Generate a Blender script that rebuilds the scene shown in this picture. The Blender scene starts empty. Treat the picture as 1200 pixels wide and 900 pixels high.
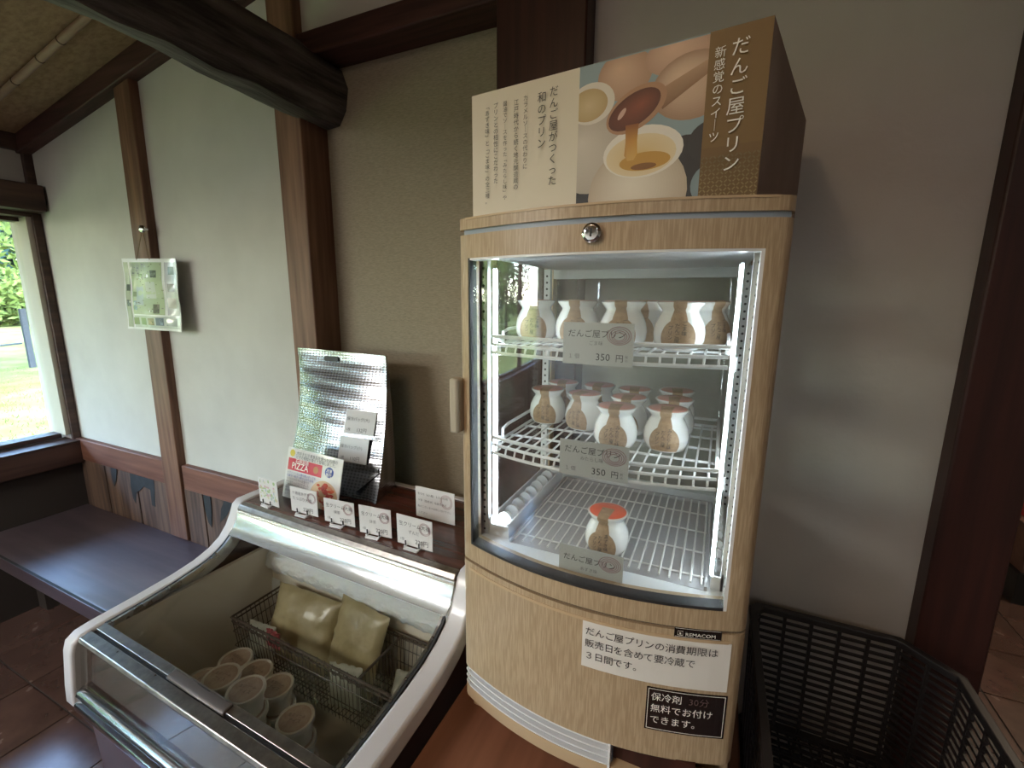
import bpy, bmesh, math, random
from mathutils import Vector, Matrix
from math import sin, cos, pi, sqrt, radians, atan2
R = random.Random(7)
C = bpy.context.scene.collection
SC = bpy.context.scene

# ------------------------------------------------------------ camera
H = 1.45                                   # eye height above the tiled floor; every z below is written relative to the eye
FPX, PIT, ROL, YAW = 529.56, radians(10.882), radians(.3945), radians(24.59)
Fv = Vector((-sin(YAW)*cos(PIT), cos(YAW)*cos(PIT), -sin(PIT)))
Rv = Vector((cos(YAW), sin(YAW), 0)); Uv = Rv.cross(Fv)
Rv, Uv = Rv*cos(ROL)+Uv*sin(ROL), Uv*cos(ROL)-Rv*sin(ROL)
cd = bpy.data.cameras.new('camera'); cam = bpy.data.objects.new('camera', cd); C.objects.link(cam)
cd.sensor_width = 36; cd.lens = FPX/1200*36; cd.clip_start = .02; cd.clip_end = 300
cam.matrix_world = Matrix(((Rv.x, Uv.x, -Fv.x, 0), (Rv.y, Uv.y, -Fv.y, 0), (Rv.z, Uv.z, -Fv.z, H), (0, 0, 0, 1)))
SC.camera = cam
# ------------------------------------------------------------ light
w = bpy.data.worlds.new('sky'); SC.world = w; w.use_nodes = True
wn = w.node_tree.nodes; sky = wn.new('ShaderNodeTexSky'); sky.sky_type = 'NISHITA'; sky.sun_disc = False
sky.sun_elevation = radians(52); sky.sun_rotation = radians(110); sky.air_density = 1; sky.dust_density = .6; sky.ozone_density = 1.6
wn['Background'].inputs[1].default_value = 1.75
w.node_tree.links.new(sky.outputs[0], wn['Background'].inputs[0])
def light(name, kind, loc, energy, col=(1, 1, 1), target=None, **kw):
    l = bpy.data.lights.new(name, kind); l.energy = energy; l.color = col
    for k, v in kw.items(): setattr(l, k, v)
    o = bpy.data.objects.new(name, l); C.objects.link(o); o.location = (loc[0], loc[1], loc[2]+H)
    if target: o.rotation_euler = (Vector(target)-Vector(loc)).to_track_quat('-Z', 'Y').to_euler()
    return o
light('sun', 'SUN', (0, 0, 5), 2.0, (1, .93, .82), (-.62, .35, 3.9), angle=radians(.6))
def portal(name, loc, target, sx, sy):
    o = light(name, 'AREA', loc, 1, target=target, shape='RECTANGLE', size=sx, size_y=sy); o.data.cycles.is_portal = True
portal('window_portal', (-2.98, -1.1, -.15), (0, -1.1, -.15), 4.3, 1.1)
SC.view_settings.view_transform = 'Standard'; SC.view_settings.look = 'None'; SC.view_settings.gamma = 1
SC.view_settings.exposure = 2.0
SC.cycles.use_denoising = True; SC.cycles.max_bounces = 10; SC.cycles.transparent_max_bounces = 24
SC.cycles.diffuse_bounces = 5; SC.cycles.glossy_bounces = 4; SC.cycles.caustics_reflective = False; SC.cycles.caustics_refractive = False
SC.cycles.sample_clamp_indirect = 6; SC.cycles.blur_glossy = .5

# ------------------------------------------------------------ helpers: pixels to points on a plane (z relative to the eye)
def ray(px, py): return Fv + Rv*((px-600)/FPX) - Uv*((py-450)/FPX)
def PY(px, py, Y): d = ray(px, py); return d*(Y/d.y)
def PX(px, py, X): d = ray(px, py); return d*(X/d.x)
def PZ(px, py, Z): d = ray(px, py); return d*(Z/d.z)
def PP(px, py, P0, n): d = ray(px, py); return d*(Vector(P0).dot(n)/d.dot(n))

# ------------------------------------------------------------ materials
MC = {}
def nt(name):
    m = bpy.data.materials.new(name); m.use_nodes = True; n = m.node_tree; return m, n, n.nodes['Principled BSDF']
def rgb(c): return (c[0], c[1], c[2], 1)
def mat(name, c, rough=.5, c2=None, scale=8, stretch=(1, 1, 1), bump=0, metal=0, detail=4, lo=.35, hi=.65, spec=.5, bscale=None, coat=0, sss=0, rvar=0):
    m, t, b = nt(name); N = t.nodes; L = t.links
    b.inputs['Roughness'].default_value = rough; b.inputs['Metallic'].default_value = metal
    b.inputs['Specular IOR Level'].default_value = spec; b.inputs['Coat Weight'].default_value = coat
    b.inputs['Base Color'].default_value = rgb(c)
    if sss: b.inputs['Subsurface Weight'].default_value = sss; b.inputs['Subsurface Radius'].default_value = (.01, .008, .006); b.inputs['Subsurface Scale'].default_value = 1
    if c2 or bump or rvar:
        tc = N.new('ShaderNodeTexCoord'); mp = N.new('ShaderNodeMapping'); mp.inputs['Scale'].default_value = stretch
        L.new(tc.outputs['Object'], mp.inputs[0]); no = N.new('ShaderNodeTexNoise'); no.inputs['Scale'].default_value = scale
        no.inputs['Detail'].default_value = detail; no.inputs['Roughness'].default_value = .6; L.new(mp.outputs[0], no.inputs[0])
        if c2:
            r = N.new('ShaderNodeValToRGB'); r.color_ramp.elements[0].position = lo; r.color_ramp.elements[1].position = hi
            r.color_ramp.elements[0].color = rgb(c); r.color_ramp.elements[1].color = rgb(c2)
            L.new(no.outputs['Fac'], r.inputs[0]); L.new(r.outputs[0], b.inputs['Base Color'])
        if rvar:
            mr = N.new('ShaderNodeMapRange'); mr.inputs['To Min'].default_value = rough-rvar; mr.inputs['To Max'].default_value = rough+rvar
            L.new(no.outputs['Fac'], mr.inputs['Value']); L.new(mr.outputs[0], b.inputs['Roughness'])
        if bump:
            n2 = no
            if bscale:
                n2 = N.new('ShaderNodeTexNoise'); n2.inputs['Scale'].default_value = bscale; n2.inputs['Detail'].default_value = 3; L.new(mp.outputs[0], n2.inputs[0])
            bp = N.new('ShaderNodeBump'); bp.inputs['Strength'].default_value = bump; bp.inputs['Distance'].default_value = .003
            L.new(n2.outputs['Fac'], bp.inputs['Height']); L.new(bp.outputs[0], b.inputs['Normal'])
    MC[name] = m; return m
def wood(name, c, c2, axis='z', rough=.55, fine=60, bump=.25, spec=.4, wear=None, straight=False):
    """grain stretched along one axis: fine streaks over slow swirls"""
    m, t, b = nt(name); N = t.nodes; L = t.links
    s = {'x': (.06, 1, 1), 'y': (1, .06, 1), 'z': (1, 1, .06)}[axis]
    tc = N.new('ShaderNodeTexCoord'); mp = N.new('ShaderNodeMapping'); mp.inputs['Scale'].default_value = s; L.new(tc.outputs['Object'], mp.inputs[0])
    n1 = N.new('ShaderNodeTexNoise'); n1.inputs['Scale'].default_value = fine; n1.inputs['Detail'].default_value = 5; L.new(mp.outputs[0], n1.inputs[0])
    n2 = N.new('ShaderNodeTexNoise'); n2.inputs['Scale'].default_value = fine*.16; n2.inputs['Detail'].default_value = 3; n2.inputs['Distortion'].default_value = 1.5; L.new(mp.outputs[0], n2.inputs[0])
    ad = N.new('ShaderNodeMath'); ad.operation = 'ADD'; L.new(n1.outputs['Fac'], ad.inputs[0]); L.new((n1 if straight else n2).outputs['Fac'], ad.inputs[1])
    r = N.new('ShaderNodeValToRGB'); r.color_ramp.elements[0].position = .72; r.color_ramp.elements[1].position = 1.25
    r.color_ramp.elements[0].position = .4; r.color_ramp.elements[1].position = .62
    hf = N.new('ShaderNodeMath'); hf.operation = 'MULTIPLY'; hf.inputs[1].default_value = .5; L.new(ad.outputs[0], hf.inputs[0]); L.new(hf.outputs[0], r.inputs[0])
    r.color_ramp.elements[0].color = rgb(c); r.color_ramp.elements[1].color = rgb(c2); L.new(r.outputs[0], b.inputs['Base Color'])
    b.inputs['Roughness'].default_value = rough; b.inputs['Specular IOR Level'].default_value = spec
    bp = N.new('ShaderNodeBump'); bp.inputs['Strength'].default_value = bump; bp.inputs['Distance'].default_value = .002
    L.new(hf.outputs[0], bp.inputs['Height']); L.new(bp.outputs[0], b.inputs['Normal'])
    MC[name] = m; return m
def glass(name, tint=(.97, .99, .98), refl=1.0, rough=0.0):
    m = bpy.data.materials.new(name); m.use_nodes = True; t = m.node_tree; N = t.nodes; L = t.links; N.clear()
    o = N.new('ShaderNodeOutputMaterial'); mx = N.new('ShaderNodeMixShader'); tr = N.new('ShaderNodeBsdfTransparent'); gl = N.new('ShaderNodeBsdfGlossy')
    fr = N.new('ShaderNodeFresnel'); ge = N.new('ShaderNodeNewGeometry'); mr = N.new('ShaderNodeMapRange')
    mr.inputs['To Min'].default_value = 1.45; mr.inputs['To Max'].default_value = 1/1.45; L.new(ge.outputs['Backfacing'], mr.inputs['Value']); L.new(mr.outputs[0], fr.inputs[0])
    mu = N.new('ShaderNodeMath'); mu.operation = 'MULTIPLY'; mu.inputs[1].default_value = refl; mu.use_clamp = True; L.new(fr.outputs[0], mu.inputs[0])
    tr.inputs[0].default_value = rgb(tint); gl.inputs['Roughness'].default_value = rough
    L.new(mu.outputs[0], mx.inputs[0]); L.new(tr.outputs[0], mx.inputs[1]); L.new(gl.outputs[0], mx.inputs[2]); L.new(mx.outputs[0], o.inputs[0]); MC[name] = m; return m
def emis(name, c, s):
    m, t, b = nt(name); b.inputs['Base Color'].default_value = rgb(c); b.inputs['Emission Color'].default_value = rgb(c); b.inputs['Emission Strength'].default_value = s; MC[name] = m; return m
def vcol(name, rough=.45, coat=0, spec=.5):
    m, t, b = nt(name); a = t.nodes.new('ShaderNodeVertexColor'); a.layer_name = 'Col'; t.links.new(a.outputs[0], b.inputs['Base Color'])
    b.inputs['Roughness'].default_value = rough; b.inputs['Coat Weight'].default_value = coat; b.inputs['Specular IOR Level'].default_value = spec; MC[name] = m; return m

mat('plaster', (.46, .45, .40), .85, (.59, .58, .52), 1.8, bump=.25, bscale=40, lo=.3, hi=.7)
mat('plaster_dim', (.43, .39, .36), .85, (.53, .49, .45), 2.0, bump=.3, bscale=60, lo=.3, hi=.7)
mat('cloth_wall', (.28, .235, .165), .9, (.36, .305, .22), 240, (.3, 1, 1.6), bump=.5)
mat('ceiling_weave', (.26, .16, .085), .8, (.38, .25, .14), 30, (1, 2, 1), bump=.4)
wood('post_wood', (.12, .055, .032), (.24, .125, .075), 'z')
wood('red_post_wood', (.028, .009, .007), (.055, .016, .012), 'z', .45)
wood('beam_wood', (.04, .016, .012), (.10, .042, .032), 'x', .6)
wood('beam_wood_y', (.035, .018, .013), (.085, .045, .032), 'y', .6)
wood('rail_wood', (.13, .05, .03), (.25, .115, .075), 'x', .5, 40)
wood('plank_wood', (.06, .036, .026), (.17, .105, .07), 'z', .65, 50, .5)
wood('bench_wood', (.06, .042, .05), (.11, .08, .088), 'x', .38, 30, .3, .6)
bq_ = MC['bench_wood'].node_tree.nodes['Principled BSDF']; bq_.inputs['Coat Weight'].default_value = .5; bq_.inputs['Coat Roughness'].default_value = .32
wood('sill_wood', (.04, .02, .016), (.08, .04, .03), 'y', .42)
mat('stain', (.016, .017, .016), .7, (.03, .03, .028), 20)
mat('log_bark', (.022, .017, .015), .7, (.13, .11, .10), 30, (1, .10, 1), bump=1.0)
MC['log_bark'].node_tree.nodes['Bump'].inputs['Distance'].default_value = .012
wood('bamboo', (.30, .19, .13), (.42, .29, .20), 'x', .5, 50, .1)
mat('bamboo_node', (.10, .05, .03), .6)
mat('tile', (.075, .042, .034), .26, (.13, .075, .06), 5, bump=.08, bscale=30, spec=.7, rvar=.06, coat=.7)
for q_ in ('tile',): MC[q_].node_tree.nodes['Principled BSDF'].inputs['Coat Roughness'].default_value = .16
mat('grout', (.055, .045, .04), .8)
mat('dark_wall', (.03, .022, .018), .8)
mat('white_reveal', (.45, .41, .32), .6)
wood('fridge_grain', (.38, .275, .17), (.49, .375, .245), 'z', .38, 480, .03, .5, straight=True)
mat('fridge_edge', (.52, .38, .235), .4)
mat('white_plastic', (.72, .73, .74), .35)
mat('white_enamel', (.78, .79, .80), .3)
mat('grey_plastic', (.28, .31, .35), .45)
mat('louver', (.34, .39, .46), .4)
mat('louver_dark', (.17, .21, .27), .5)
mat('rail_steel', (.42, .44, .49), .16, metal=1)
mat('black', (.01, .01, .01), .5)
mat('gasket', (.02, .02, .022), .6)
mat('chrome', (.75, .76, .78), .12, metal=1)
mat('steel', (.55, .54, .53), .28, metal=1, c2=(.66, .65, .64), scale=30, stretch=(.05, 1, 1), rvar=.08)
mat('handle_grey', (.13, .11, .10), .35, metal=.5)
mat('rack_metal', (.80, .79, .77), .3)
mat('tray_white', (.50, .49, .50), .22, coat=.3)
mat('freezer_white', (.60, .585, .59), .32, coat=.3)
mat('freezer_body', (.05, .025, .022), .45, (.07, .035, .03), 6)
mat('canopy', (.78, .82, .84), .16, metal=.75)
mat('liner', (.74, .69, .60), .6, (.84, .79, .71), 3)
mat('dark_steel', (.30, .275, .26), .32, metal=1, c2=(.42, .38, .35), scale=60, rvar=.1)
mat('front_lining', (.10, .10, .095), .5)
mat('frost', (.85, .88, .9), .8, bump=1.0, scale=120, sss=.3)
wood('ledge_wood', (.055, .018, .013), (.12, .04, .028), 'x', .25, 40, .1, .6)
wood('table_wood', (.18, .075, .042), (.28, .12, .07), 'y', .5, 40, .2)
mat('black_mesh', (.018, .014, .014), .4)
mat('wire_brown', (.06, .04, .03), .45)
mat('paper', (.74, .72, .68), .5)
mat('card_white', (.70, .69, .68), .3, coat=.3)
mat('card_grey', (.50, .51, .50), .4)
mat('ink', (.03, .028, .03), .6)
mat('ink_soft', (.16, .15, .16), .6)
mat('ink_white', (.85, .83, .78), .5)
mat('ink_dim', (.10, .06, .06), .6)
mat('stamp_ink', (.36, .20, .22), .6)
mat('red_ink', (.55, .03, .05), .5)
mat('blue_ink', (.03, .05, .30), .5)
mat('gold_ink', (.45, .32, .04), .5)
mat('black_plate', (.018, .012, .012), .25, coat=.4)
mat('clear_clip', (.75, .76, .78), .1, spec=.8)
mat('pudding', (.78, .77, .73), .18, coat=.5, sss=.15)
mat('film_pink', (.62, .27, .20), .3, coat=.5)
mat('film_red', (.75, .12, .05), .3, coat=.5)
mat('kraft', (.30, .19, .105), .55, (.38, .25, .14), 200)
mat('cup_white', (.80, .79, .77), .35, sss=.1)
mat('cup_print', (.50, .38, .33), .5, (.62, .52, .46), 60)
mat('bag_tan', (.30, .245, .13), .4, (.42, .355, .21), 14, coat=.25, bump=.8, bscale=45)
mat('bag_white', (.62, .66, .60), .3, (.75, .78, .72), 20, coat=.4)
mat('bag_pink', (.6, .12, .16), .35)
mat('string', (.18, .12, .06), .7)
mat('box_side', (.15, .08, .062), .5, (.20, .115, .09), 10)
glass('pane', refl=.9)
glass('side_glass', refl=.55)
glass('front_glass', refl=2.6)
glass('freezer_glass', (.96, .97, .95), 1.6, .03)
glass('clear_sleeve', (.98, .98, .98), 1.0, .05)
emis('led', (.80, .92, 1), 12)
emis('panel_light', (1, .97, .92), 7)
emis('lamp_warm', (1, .72, .45), 20)
vcol('print_matte', .5); vcol('print_gloss', .25, .5)
# foil: quilted metal film
m, t, b = nt('foil'); MC['foil'] = m; b.inputs['Metallic'].default_value = 1; b.inputs['Roughness'].default_value = .24; b.inputs['Base Color'].default_value = (.50, .50, .52, 1)
tc = t.nodes.new('ShaderNodeTexCoord'); hs = []
for ax, sc, dist in (('Z', 45, .25), ('X', 85, .05), ('Z', 135, .05)):
    wv = t.nodes.new('ShaderNodeTexWave'); wv.bands_direction = ax; wv.inputs['Scale'].default_value = sc*.314; wv.inputs['Distortion'].default_value = dist*6; wv.inputs['Detail'].default_value = 2
    t.links.new(tc.outputs['Object'], wv.inputs[0]); hs.append(wv)
a1 = t.nodes.new('ShaderNodeMath'); a1.operation = 'ADD'; t.links.new(hs[0].outputs['Fac'], a1.inputs[0]); t.links.new(hs[2].outputs['Fac'], a1.inputs[1])
a2 = t.nodes.new('ShaderNodeMath'); a2.operation = 'MULTIPLY_ADD'; a2.inputs[1].default_value = .35; t.links.new(hs[1].outputs['Fac'], a2.inputs[0]); t.links.new(a1.outputs[0], a2.inputs[2])
bp = t.nodes.new('ShaderNodeBump'); bp.inputs['Strength'].default_value = .09; bp.inputs['Distance'].default_value = .002
cr_ = t.nodes.new('ShaderNodeValToRGB'); cr_.color_ramp.elements[0].position = .55; cr_.color_ramp.elements[1].position = 1.0; cr_.color_ramp.elements[0].color = (.24, .24, .26, 1); cr_.color_ramp.elements[1].color = (.44, .44, .46, 1)
mn_ = t.nodes.new('ShaderNodeMath'); mn_.operation = 'ADD'; t.links.new(hs[1].outputs['Fac'], mn_.inputs[0]); t.links.new(hs[2].outputs['Fac'], mn_.inputs[1]); t.links.new(mn_.outputs[0], cr_.inputs[0]); t.links.new(cr_.outputs[0], b.inputs['Base Color'])
t.links.new(a2.outputs[0], bp.inputs['Height']); t.links.new(bp.outputs[0], b.inputs['Normal'])
# outdoors
mat('grass', (.080, .090, .024), .95, (.135, .142, .055), 1.2, bump=.6, bscale=25, spec=0)
mat('blade', (.075, .090, .026), .9, (.14, .15, .06), 3, spec=0)
mat('leaf_light', (.040, .065, .012), .8, (.115, .145, .035), 6, spec=.1)
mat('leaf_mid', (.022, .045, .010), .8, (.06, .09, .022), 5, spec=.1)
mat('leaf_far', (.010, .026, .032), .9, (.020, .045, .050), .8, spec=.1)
mat('bark', (.03, .024, .018), .9, (.06, .048, .036), 10, spec=.1)
mat('fence_metal', (.03, .032, .035), .7, spec=.1)

# ------------------------------------------------------------ mesh building
WM = {}                                     # world matrices of the things built so far
def wm(o): return WM[o.name] if o else Matrix.Identity(4)
class MB:
    def __init__(s): s.v = []; s.f = []; s.mi = []; s.col = []; s.cm = 0; s.cc = None
    def add(s, vs, fs, cols=None):
        n = len(s.v); s.v += [tuple(v) for v in vs]; s.f += [tuple(i+n for i in f) for f in fs]; s.mi += [s.cm]*len(fs)
        s.col += (cols if cols else [s.cc or (1, 1, 1)]*len(vs)); return s
    def box(s, x0, x1, y0, y1, z0, z1):
        return s.add([(x, y, z) for z in (z0, z1) for y in (y0, y1) for x in (x0, x1)], [(0, 2, 3, 1), (4, 5, 7, 6), (0, 1, 5, 4), (2, 6, 7, 3), (0, 4, 6, 2), (1, 3, 7, 5)])
    def hexa(s, b, t):                      # two matching quads
        n = len(b); return s.add(list(b)+list(t), [tuple(range(n))[::-1], tuple(range(n, 2*n))]+[(i, (i+1) % n, n+(i+1) % n, n+i) for i in range(n)])
    def prism(s, poly, a, b, axis='z'):
        f = {'z': lambda p, q: (p[0], p[1], q), 'x': lambda p, q: (q, p[0], p[1]), 'y': lambda p, q: (p[0], q, p[1])}[axis]
        return s.hexa([f(p, a) for p in poly], [f(p, b) for p in poly])
    def tube(s, pts, r, n=6, closed=False, cap=True):
        pts = [Vector(p) for p in pts]; rings = []; m = len(pts); rr = r if isinstance(r, (list, tuple)) else [r]*m; up = None
        for i, p in enumerate(pts):
            a = pts[(i-1) % m] if (closed or i > 0) else p; c = pts[(i+1) % m] if (closed or i < m-1) else p
            d = (c-a); d = d.normalized() if d.length > 1e-9 else Vector((0, 0, 1))
            if up is None: up = Vector((0, 0, 1)) if abs(d.z) < .9 else Vector((1, 0, 0))
            x = d.cross(up).normalized(); up = x.cross(d).normalized()
            rings.append([p+(x*cos(2*pi*k/n)+up*sin(2*pi*k/n))*rr[i] for k in range(n)])
        vs = [v for q in rings for v in q]; fs = []
        for i in range(m if closed else m-1):
            j = (i+1) % m
            fs += [(i*n+k, i*n+(k+1) % n, j*n+(k+1) % n, j*n+k) for k in range(n)]
        if cap and not closed: fs += [tuple(range(n))[::-1], tuple((m-1)*n+k for k in range(n))]
        return s.add(vs, fs)
    def lathe(s, prof, c=(0, 0, 0), n=24, cap0=True, cap1=True):
        vs = [(c[0]+r*cos(2*pi*k/n), c[1]+r*sin(2*pi*k/n), c[2]+z) for r, z in prof for k in range(n)]
        fs = [(i*n+k, i*n+(k+1) % n, (i+1)*n+(k+1) % n, (i+1)*n+k) for i in range(len(prof)-1) for k in range(n)]
        if cap0: fs.append(tuple(range(n))[::-1])
        if cap1: fs.append(tuple((len(prof)-1)*n+k for k in range(n)))
        return s.add(vs, fs)
    def sheet(s, grid, flip=False):         # rows of points
        nr, nc = len(grid), len(grid[0]); vs = [p for row in grid for p in row]
        fs = [(i*nc+j, i*nc+j+1, (i+1)*nc+j+1, (i+1)*nc+j) for i in range(nr-1) for j in range(nc-1)]
        if flip: fs = [f[::-1] for f in fs]
        return s.add(vs, fs)
    def slab(s, A, B):                      # closed solid between two matching grids
        nr, nc = len(A), len(A[0]); N = nr*nc; vs = [p for r in A for p in r]+[p for r in B for p in r]; fs = []
        for i in range(nr-1):
            for j in range(nc-1):
                q = (i*nc+j, i*nc+j+1, (i+1)*nc+j+1, (i+1)*nc+j); fs += [q, tuple(N+k for k in q[::-1])]
        ed = [j for j in range(nc)]+[i*nc+nc-1 for i in range(1, nr)]+[(nr-1)*nc+j for j in range(nc-2, -1, -1)]+[i*nc for i in range(nr-2, 0, -1)]
        for a, b_ in zip(ed, ed[1:]+ed[:1]): fs.append((b_, a, N+a, N+b_))
        return s.add(vs, fs)
    def mesh(s, name, mats, M=None, smooth=False):
        me = bpy.data.meshes.new(name); vs = [tuple(M @ Vector(v)) for v in s.v] if M else s.v
        me.from_pydata(vs, [], s.f); ms = mats if isinstance(mats, (list, tuple)) else [mats]
        for q in ms: me.materials.append(MC[q])
        me.polygons.foreach_set('material_index', s.mi)
        if any(c != (1, 1, 1) for c in s.col):
            ca = me.color_attributes.new('Col', 'FLOAT_COLOR', 'POINT')
            ca.data.foreach_set('color', [x for c in s.col for x in (c[0], c[1], c[2], 1)])
        if smooth: me.polygons.foreach_set('use_smooth', [True]*len(s.f))
        me.validate(); me.update(); return me
    def build(s, name, mats, parent=None, world=True, smooth=False, bevel=0, rec=False, angle=40, seg=2):
        """link as one object; world=True: vertices are scene coordinates (z from the eye)"""
        if parent is None:
            xs, ys, zs = zip(*s.v); o0 = Vector(((min(xs)+max(xs))/2, (min(ys)+max(ys))/2, min(zs))); M = Matrix.Translation(-o0)
        else:
            o0 = Vector(); M = wm(parent).inverted() if world else None
        if rec:
            bm = bmesh.new(); me0 = s.mesh(name, mats, M); bm.from_mesh(me0); bmesh.ops.recalc_face_normals(bm, faces=bm.faces); bm.to_mesh(me0); bm.free(); me = me0
            if smooth: me.polygons.foreach_set('use_smooth', [True]*len(me.polygons))
        else: me = s.mesh(name, mats, M, smooth)
        o = bpy.data.objects.new(name, me); C.objects.link(o)
        if parent: o.parent = parent; WM[o.name] = wm(parent).copy()
        else: o.location = (o0.x, o0.y, o0.z+H); WM[o.name] = Matrix.Translation(o0)
        if bevel:
            b_ = o.modifiers.new('bevel', 'BEVEL'); b_.width = bevel; b_.segments = seg; b_.limit_method = 'ANGLE'; b_.angle_limit = radians(angle); b_.harden_normals = False
            for p in me.polygons: p.use_smooth = True
        if smooth or bevel:
            try: me.set_sharp_from_angle(angle=radians(angle))
            except Exception: pass
        return o
def tag(o, label=None, cat=None, group=None, kind=None):
    if label: o['label'] = label
    if cat: o['category'] = cat
    if group: o['group'] = group
    if kind: o['kind'] = kind
    return o
def thing(name, label, cat, loc, group=None, rotz=0, kind=None):
    o = bpy.data.objects.new(name, None); C.objects.link(o); o.empty_display_size = .05
    o.location = (loc[0], loc[1], loc[2]+H); o.rotation_euler = (0, 0, rotz)
    WM[o.name] = Matrix.Translation(Vector(loc)) @ Matrix.Rotation(rotz, 4, 'Z')
    return tag(o, label, cat, group, kind)
def struct(o, label=None): return tag(o, label, kind='structure')
KIDS = lambda o: [c for c in C.objects if c.parent == o]
def copy_thing(src, loc, label, rotz=None, group=None):
    tree = {}
    def rec(o, par):
        c = o.copy(); C.objects.link(c)
        if par: c.parent = par
        WM[c.name] = WM[o.name]
        for k in [k for k in list(CH.get(o.name, []))]: rec(k, c)
        return c
    CH = {}
    for q in C.objects:
        if q.parent: CH.setdefault(q.parent.name, []).append(q)
    r = rec(src, None); r.location = (loc[0], loc[1], loc[2]+H)
    if rotz is not None: r.rotation_euler = (0, 0, rotz)
    r['label'] = label
    if group: r['group'] = group
    return r
# ------------------------------------------------------------ lettering and print
TC = {}
def text(s, size, mt, parent, O, u, v, align='LEFT', name='lettering', sx=1.0, line=1.0, bold=0, lift=.0006):
    bold = 0
    key = (s, align, line, mt, bold)
    if key not in TC:
        c = bpy.data.curves.new('t', 'FONT'); c.body = s; c.size = 1; c.align_x = align; c.space_line = line; c.resolution_u = 2; c.offset = bold
        o = bpy.data.objects.new('t', c); C.objects.link(o); bpy.context.view_layer.update()
        me = bpy.data.meshes.new_from_object(o.evaluated_get(bpy.context.evaluated_depsgraph_get())); me.name = name
        bpy.data.objects.remove(o); me.materials.clear(); me.materials.append(MC[mt]); TC[key] = me
    u = Vector(u).normalized(); v = Vector(v); v = (v-u*v.dot(u)).normalized(); n = u.cross(v)
    M = Matrix.Identity(4)
    for i in range(3): M[i][0] = u[i]*size*sx; M[i][1] = v[i]*size; M[i][2] = n[i]*size; M[i][3] = O[i]+n[i]*lift
    o = bpy.data.objects.new(name, TC[key]); C.objects.link(o); o.parent = parent; o.matrix_local = wm(parent).inverted() @ M; WM[o.name] = wm(parent) @ o.matrix_local
    return o
def vert(s): return '\n'.join({'ー': '｜', '「': '﹁', '」': '﹂'}.get(c, c) for c in s)
def clip(poly, x0, y0, x1, y1):
    for ax, lim, sg in ((0, x0, 1), (0, x1, -1), (1, y0, 1), (1, y1, -1)):
        out = []
        for i in range(len(poly)):
            a, b = poly[i-1], poly[i]; ia = (a[ax]-lim)*sg >= 0; ib = (b[ax]-lim)*sg >= 0
            if ia != ib:
                k = (lim-a[ax])/(b[ax]-a[ax]); out.append(tuple(a[q]+(b[q]-a[q])*k for q in range(len(a))))
            if ib: out.append(b)
        poly = out
        if not poly: break
    return poly
class Print:
    """flat colour shapes layered on a plane; points are (u, v) mapped through fn to 3-D, lifted by layer along n"""
    def __init__(s, fn, n, lift=.0003): s.mb = MB(); s.fn = fn; s.n = Vector(n); s.l = lift; s.k = 1; s.g = 1
    def poly(s, pts, col, box=None):
        pts = [tuple(p)+tuple(c) for p, c in zip(pts, col if isinstance(col, list) else [col]*len(pts))]
        if box: pts = clip(pts, *box)
        if len(pts) < 3: return
        vs = [Vector(s.fn(p[0], p[1]))+s.n*(s.l+s.k*3e-6) for p in pts]; s.mb.add(vs, [tuple(range(len(vs)))], [tuple(c*s.g for c in p[2:5]) for p in pts]); s.k += 1
    def rect(s, x0, y0, x1, y1, col, box=None): s.poly([(x0, y0), (x1, y0), (x1, y1), (x0, y1)], col, box)
    def blob(s, cx, cy, rx, ry, c0, c1=None, rot=0, box=None, n=28, off=(0, 0), pw=1.0):
        """ellipse made of concentric rings blending centre colour to rim colour"""
        c1 = c1 or c0; NR = 1 if c0 == c1 else 20; cr, sr = cos(rot), sin(rot)
        for q in range(NR, 0, -1):
            k = q/NR; e = ((q-.5)/NR)**pw if NR > 1 else 0; c = tuple(a+(b-a)*e for a, b in zip(c0, c1)); ox, oy = off[0]*(1-k), off[1]*(1-k)
            s.poly([(cx+ox*rx+(rx*cos(t)*cr-ry*sin(t)*sr)*k, cy+oy*ry+(rx*cos(t)*sr+ry*sin(t)*cr)*k) for t in [2*pi*i/n for i in range(n)]], c, box)
    def done(s, name, parent, mt='print_gloss'):
        return s.mb.build(name, mt, parent)

# ============================================================ THE ROOM
FL = -H
# floor: grout slab with single tiles
fo = MB().box(-2.95, 3.2, -3.4, 3.6, FL-.12, FL-.004).build('floor', 'grout'); struct(fo, 'reddish brown glazed tile floor with dark joints')
TS = .298; tm = MB().box(.003, TS-.003, .003, TS-.003, -.012, 0)
tme = tm.mesh('tile', 'tile'); rest = MB(); nt_ = 0
cells = []
for i in range(-3, 19):
    for j in range(-14, 11):
        x, y = -2.263+TS*i, .576+TS*(j-1)
        if x < -2.94 or x+TS > 3.2 or y < -3.4 or y+TS > 3.6: continue
        cells.append((((x+.9)**2+(y-.6)**2), x, y))
cells.sort()
for k, (_, x, y) in enumerate(cells):
    if k < 290:
        o = bpy.data.objects.new('tile', tme); C.objects.link(o); o.parent = fo; o.matrix_local = wm(fo).inverted() @ Matrix.Translation((x, y, FL)); WM[o.name] = Matrix.Translation((x, y, FL))
    else: rest.box(x+.003, x+TS-.003, y+.003, y+TS-.003, FL-.012, FL)
tag(rest.build('far_tiles', 'tile', fo), kind='stuff')

YW, XL, YO = 1.06, -2.83, 1.13
CZ = lambda x: .665+.169*(x-XL)             # underside of the sloping ceiling
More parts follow.
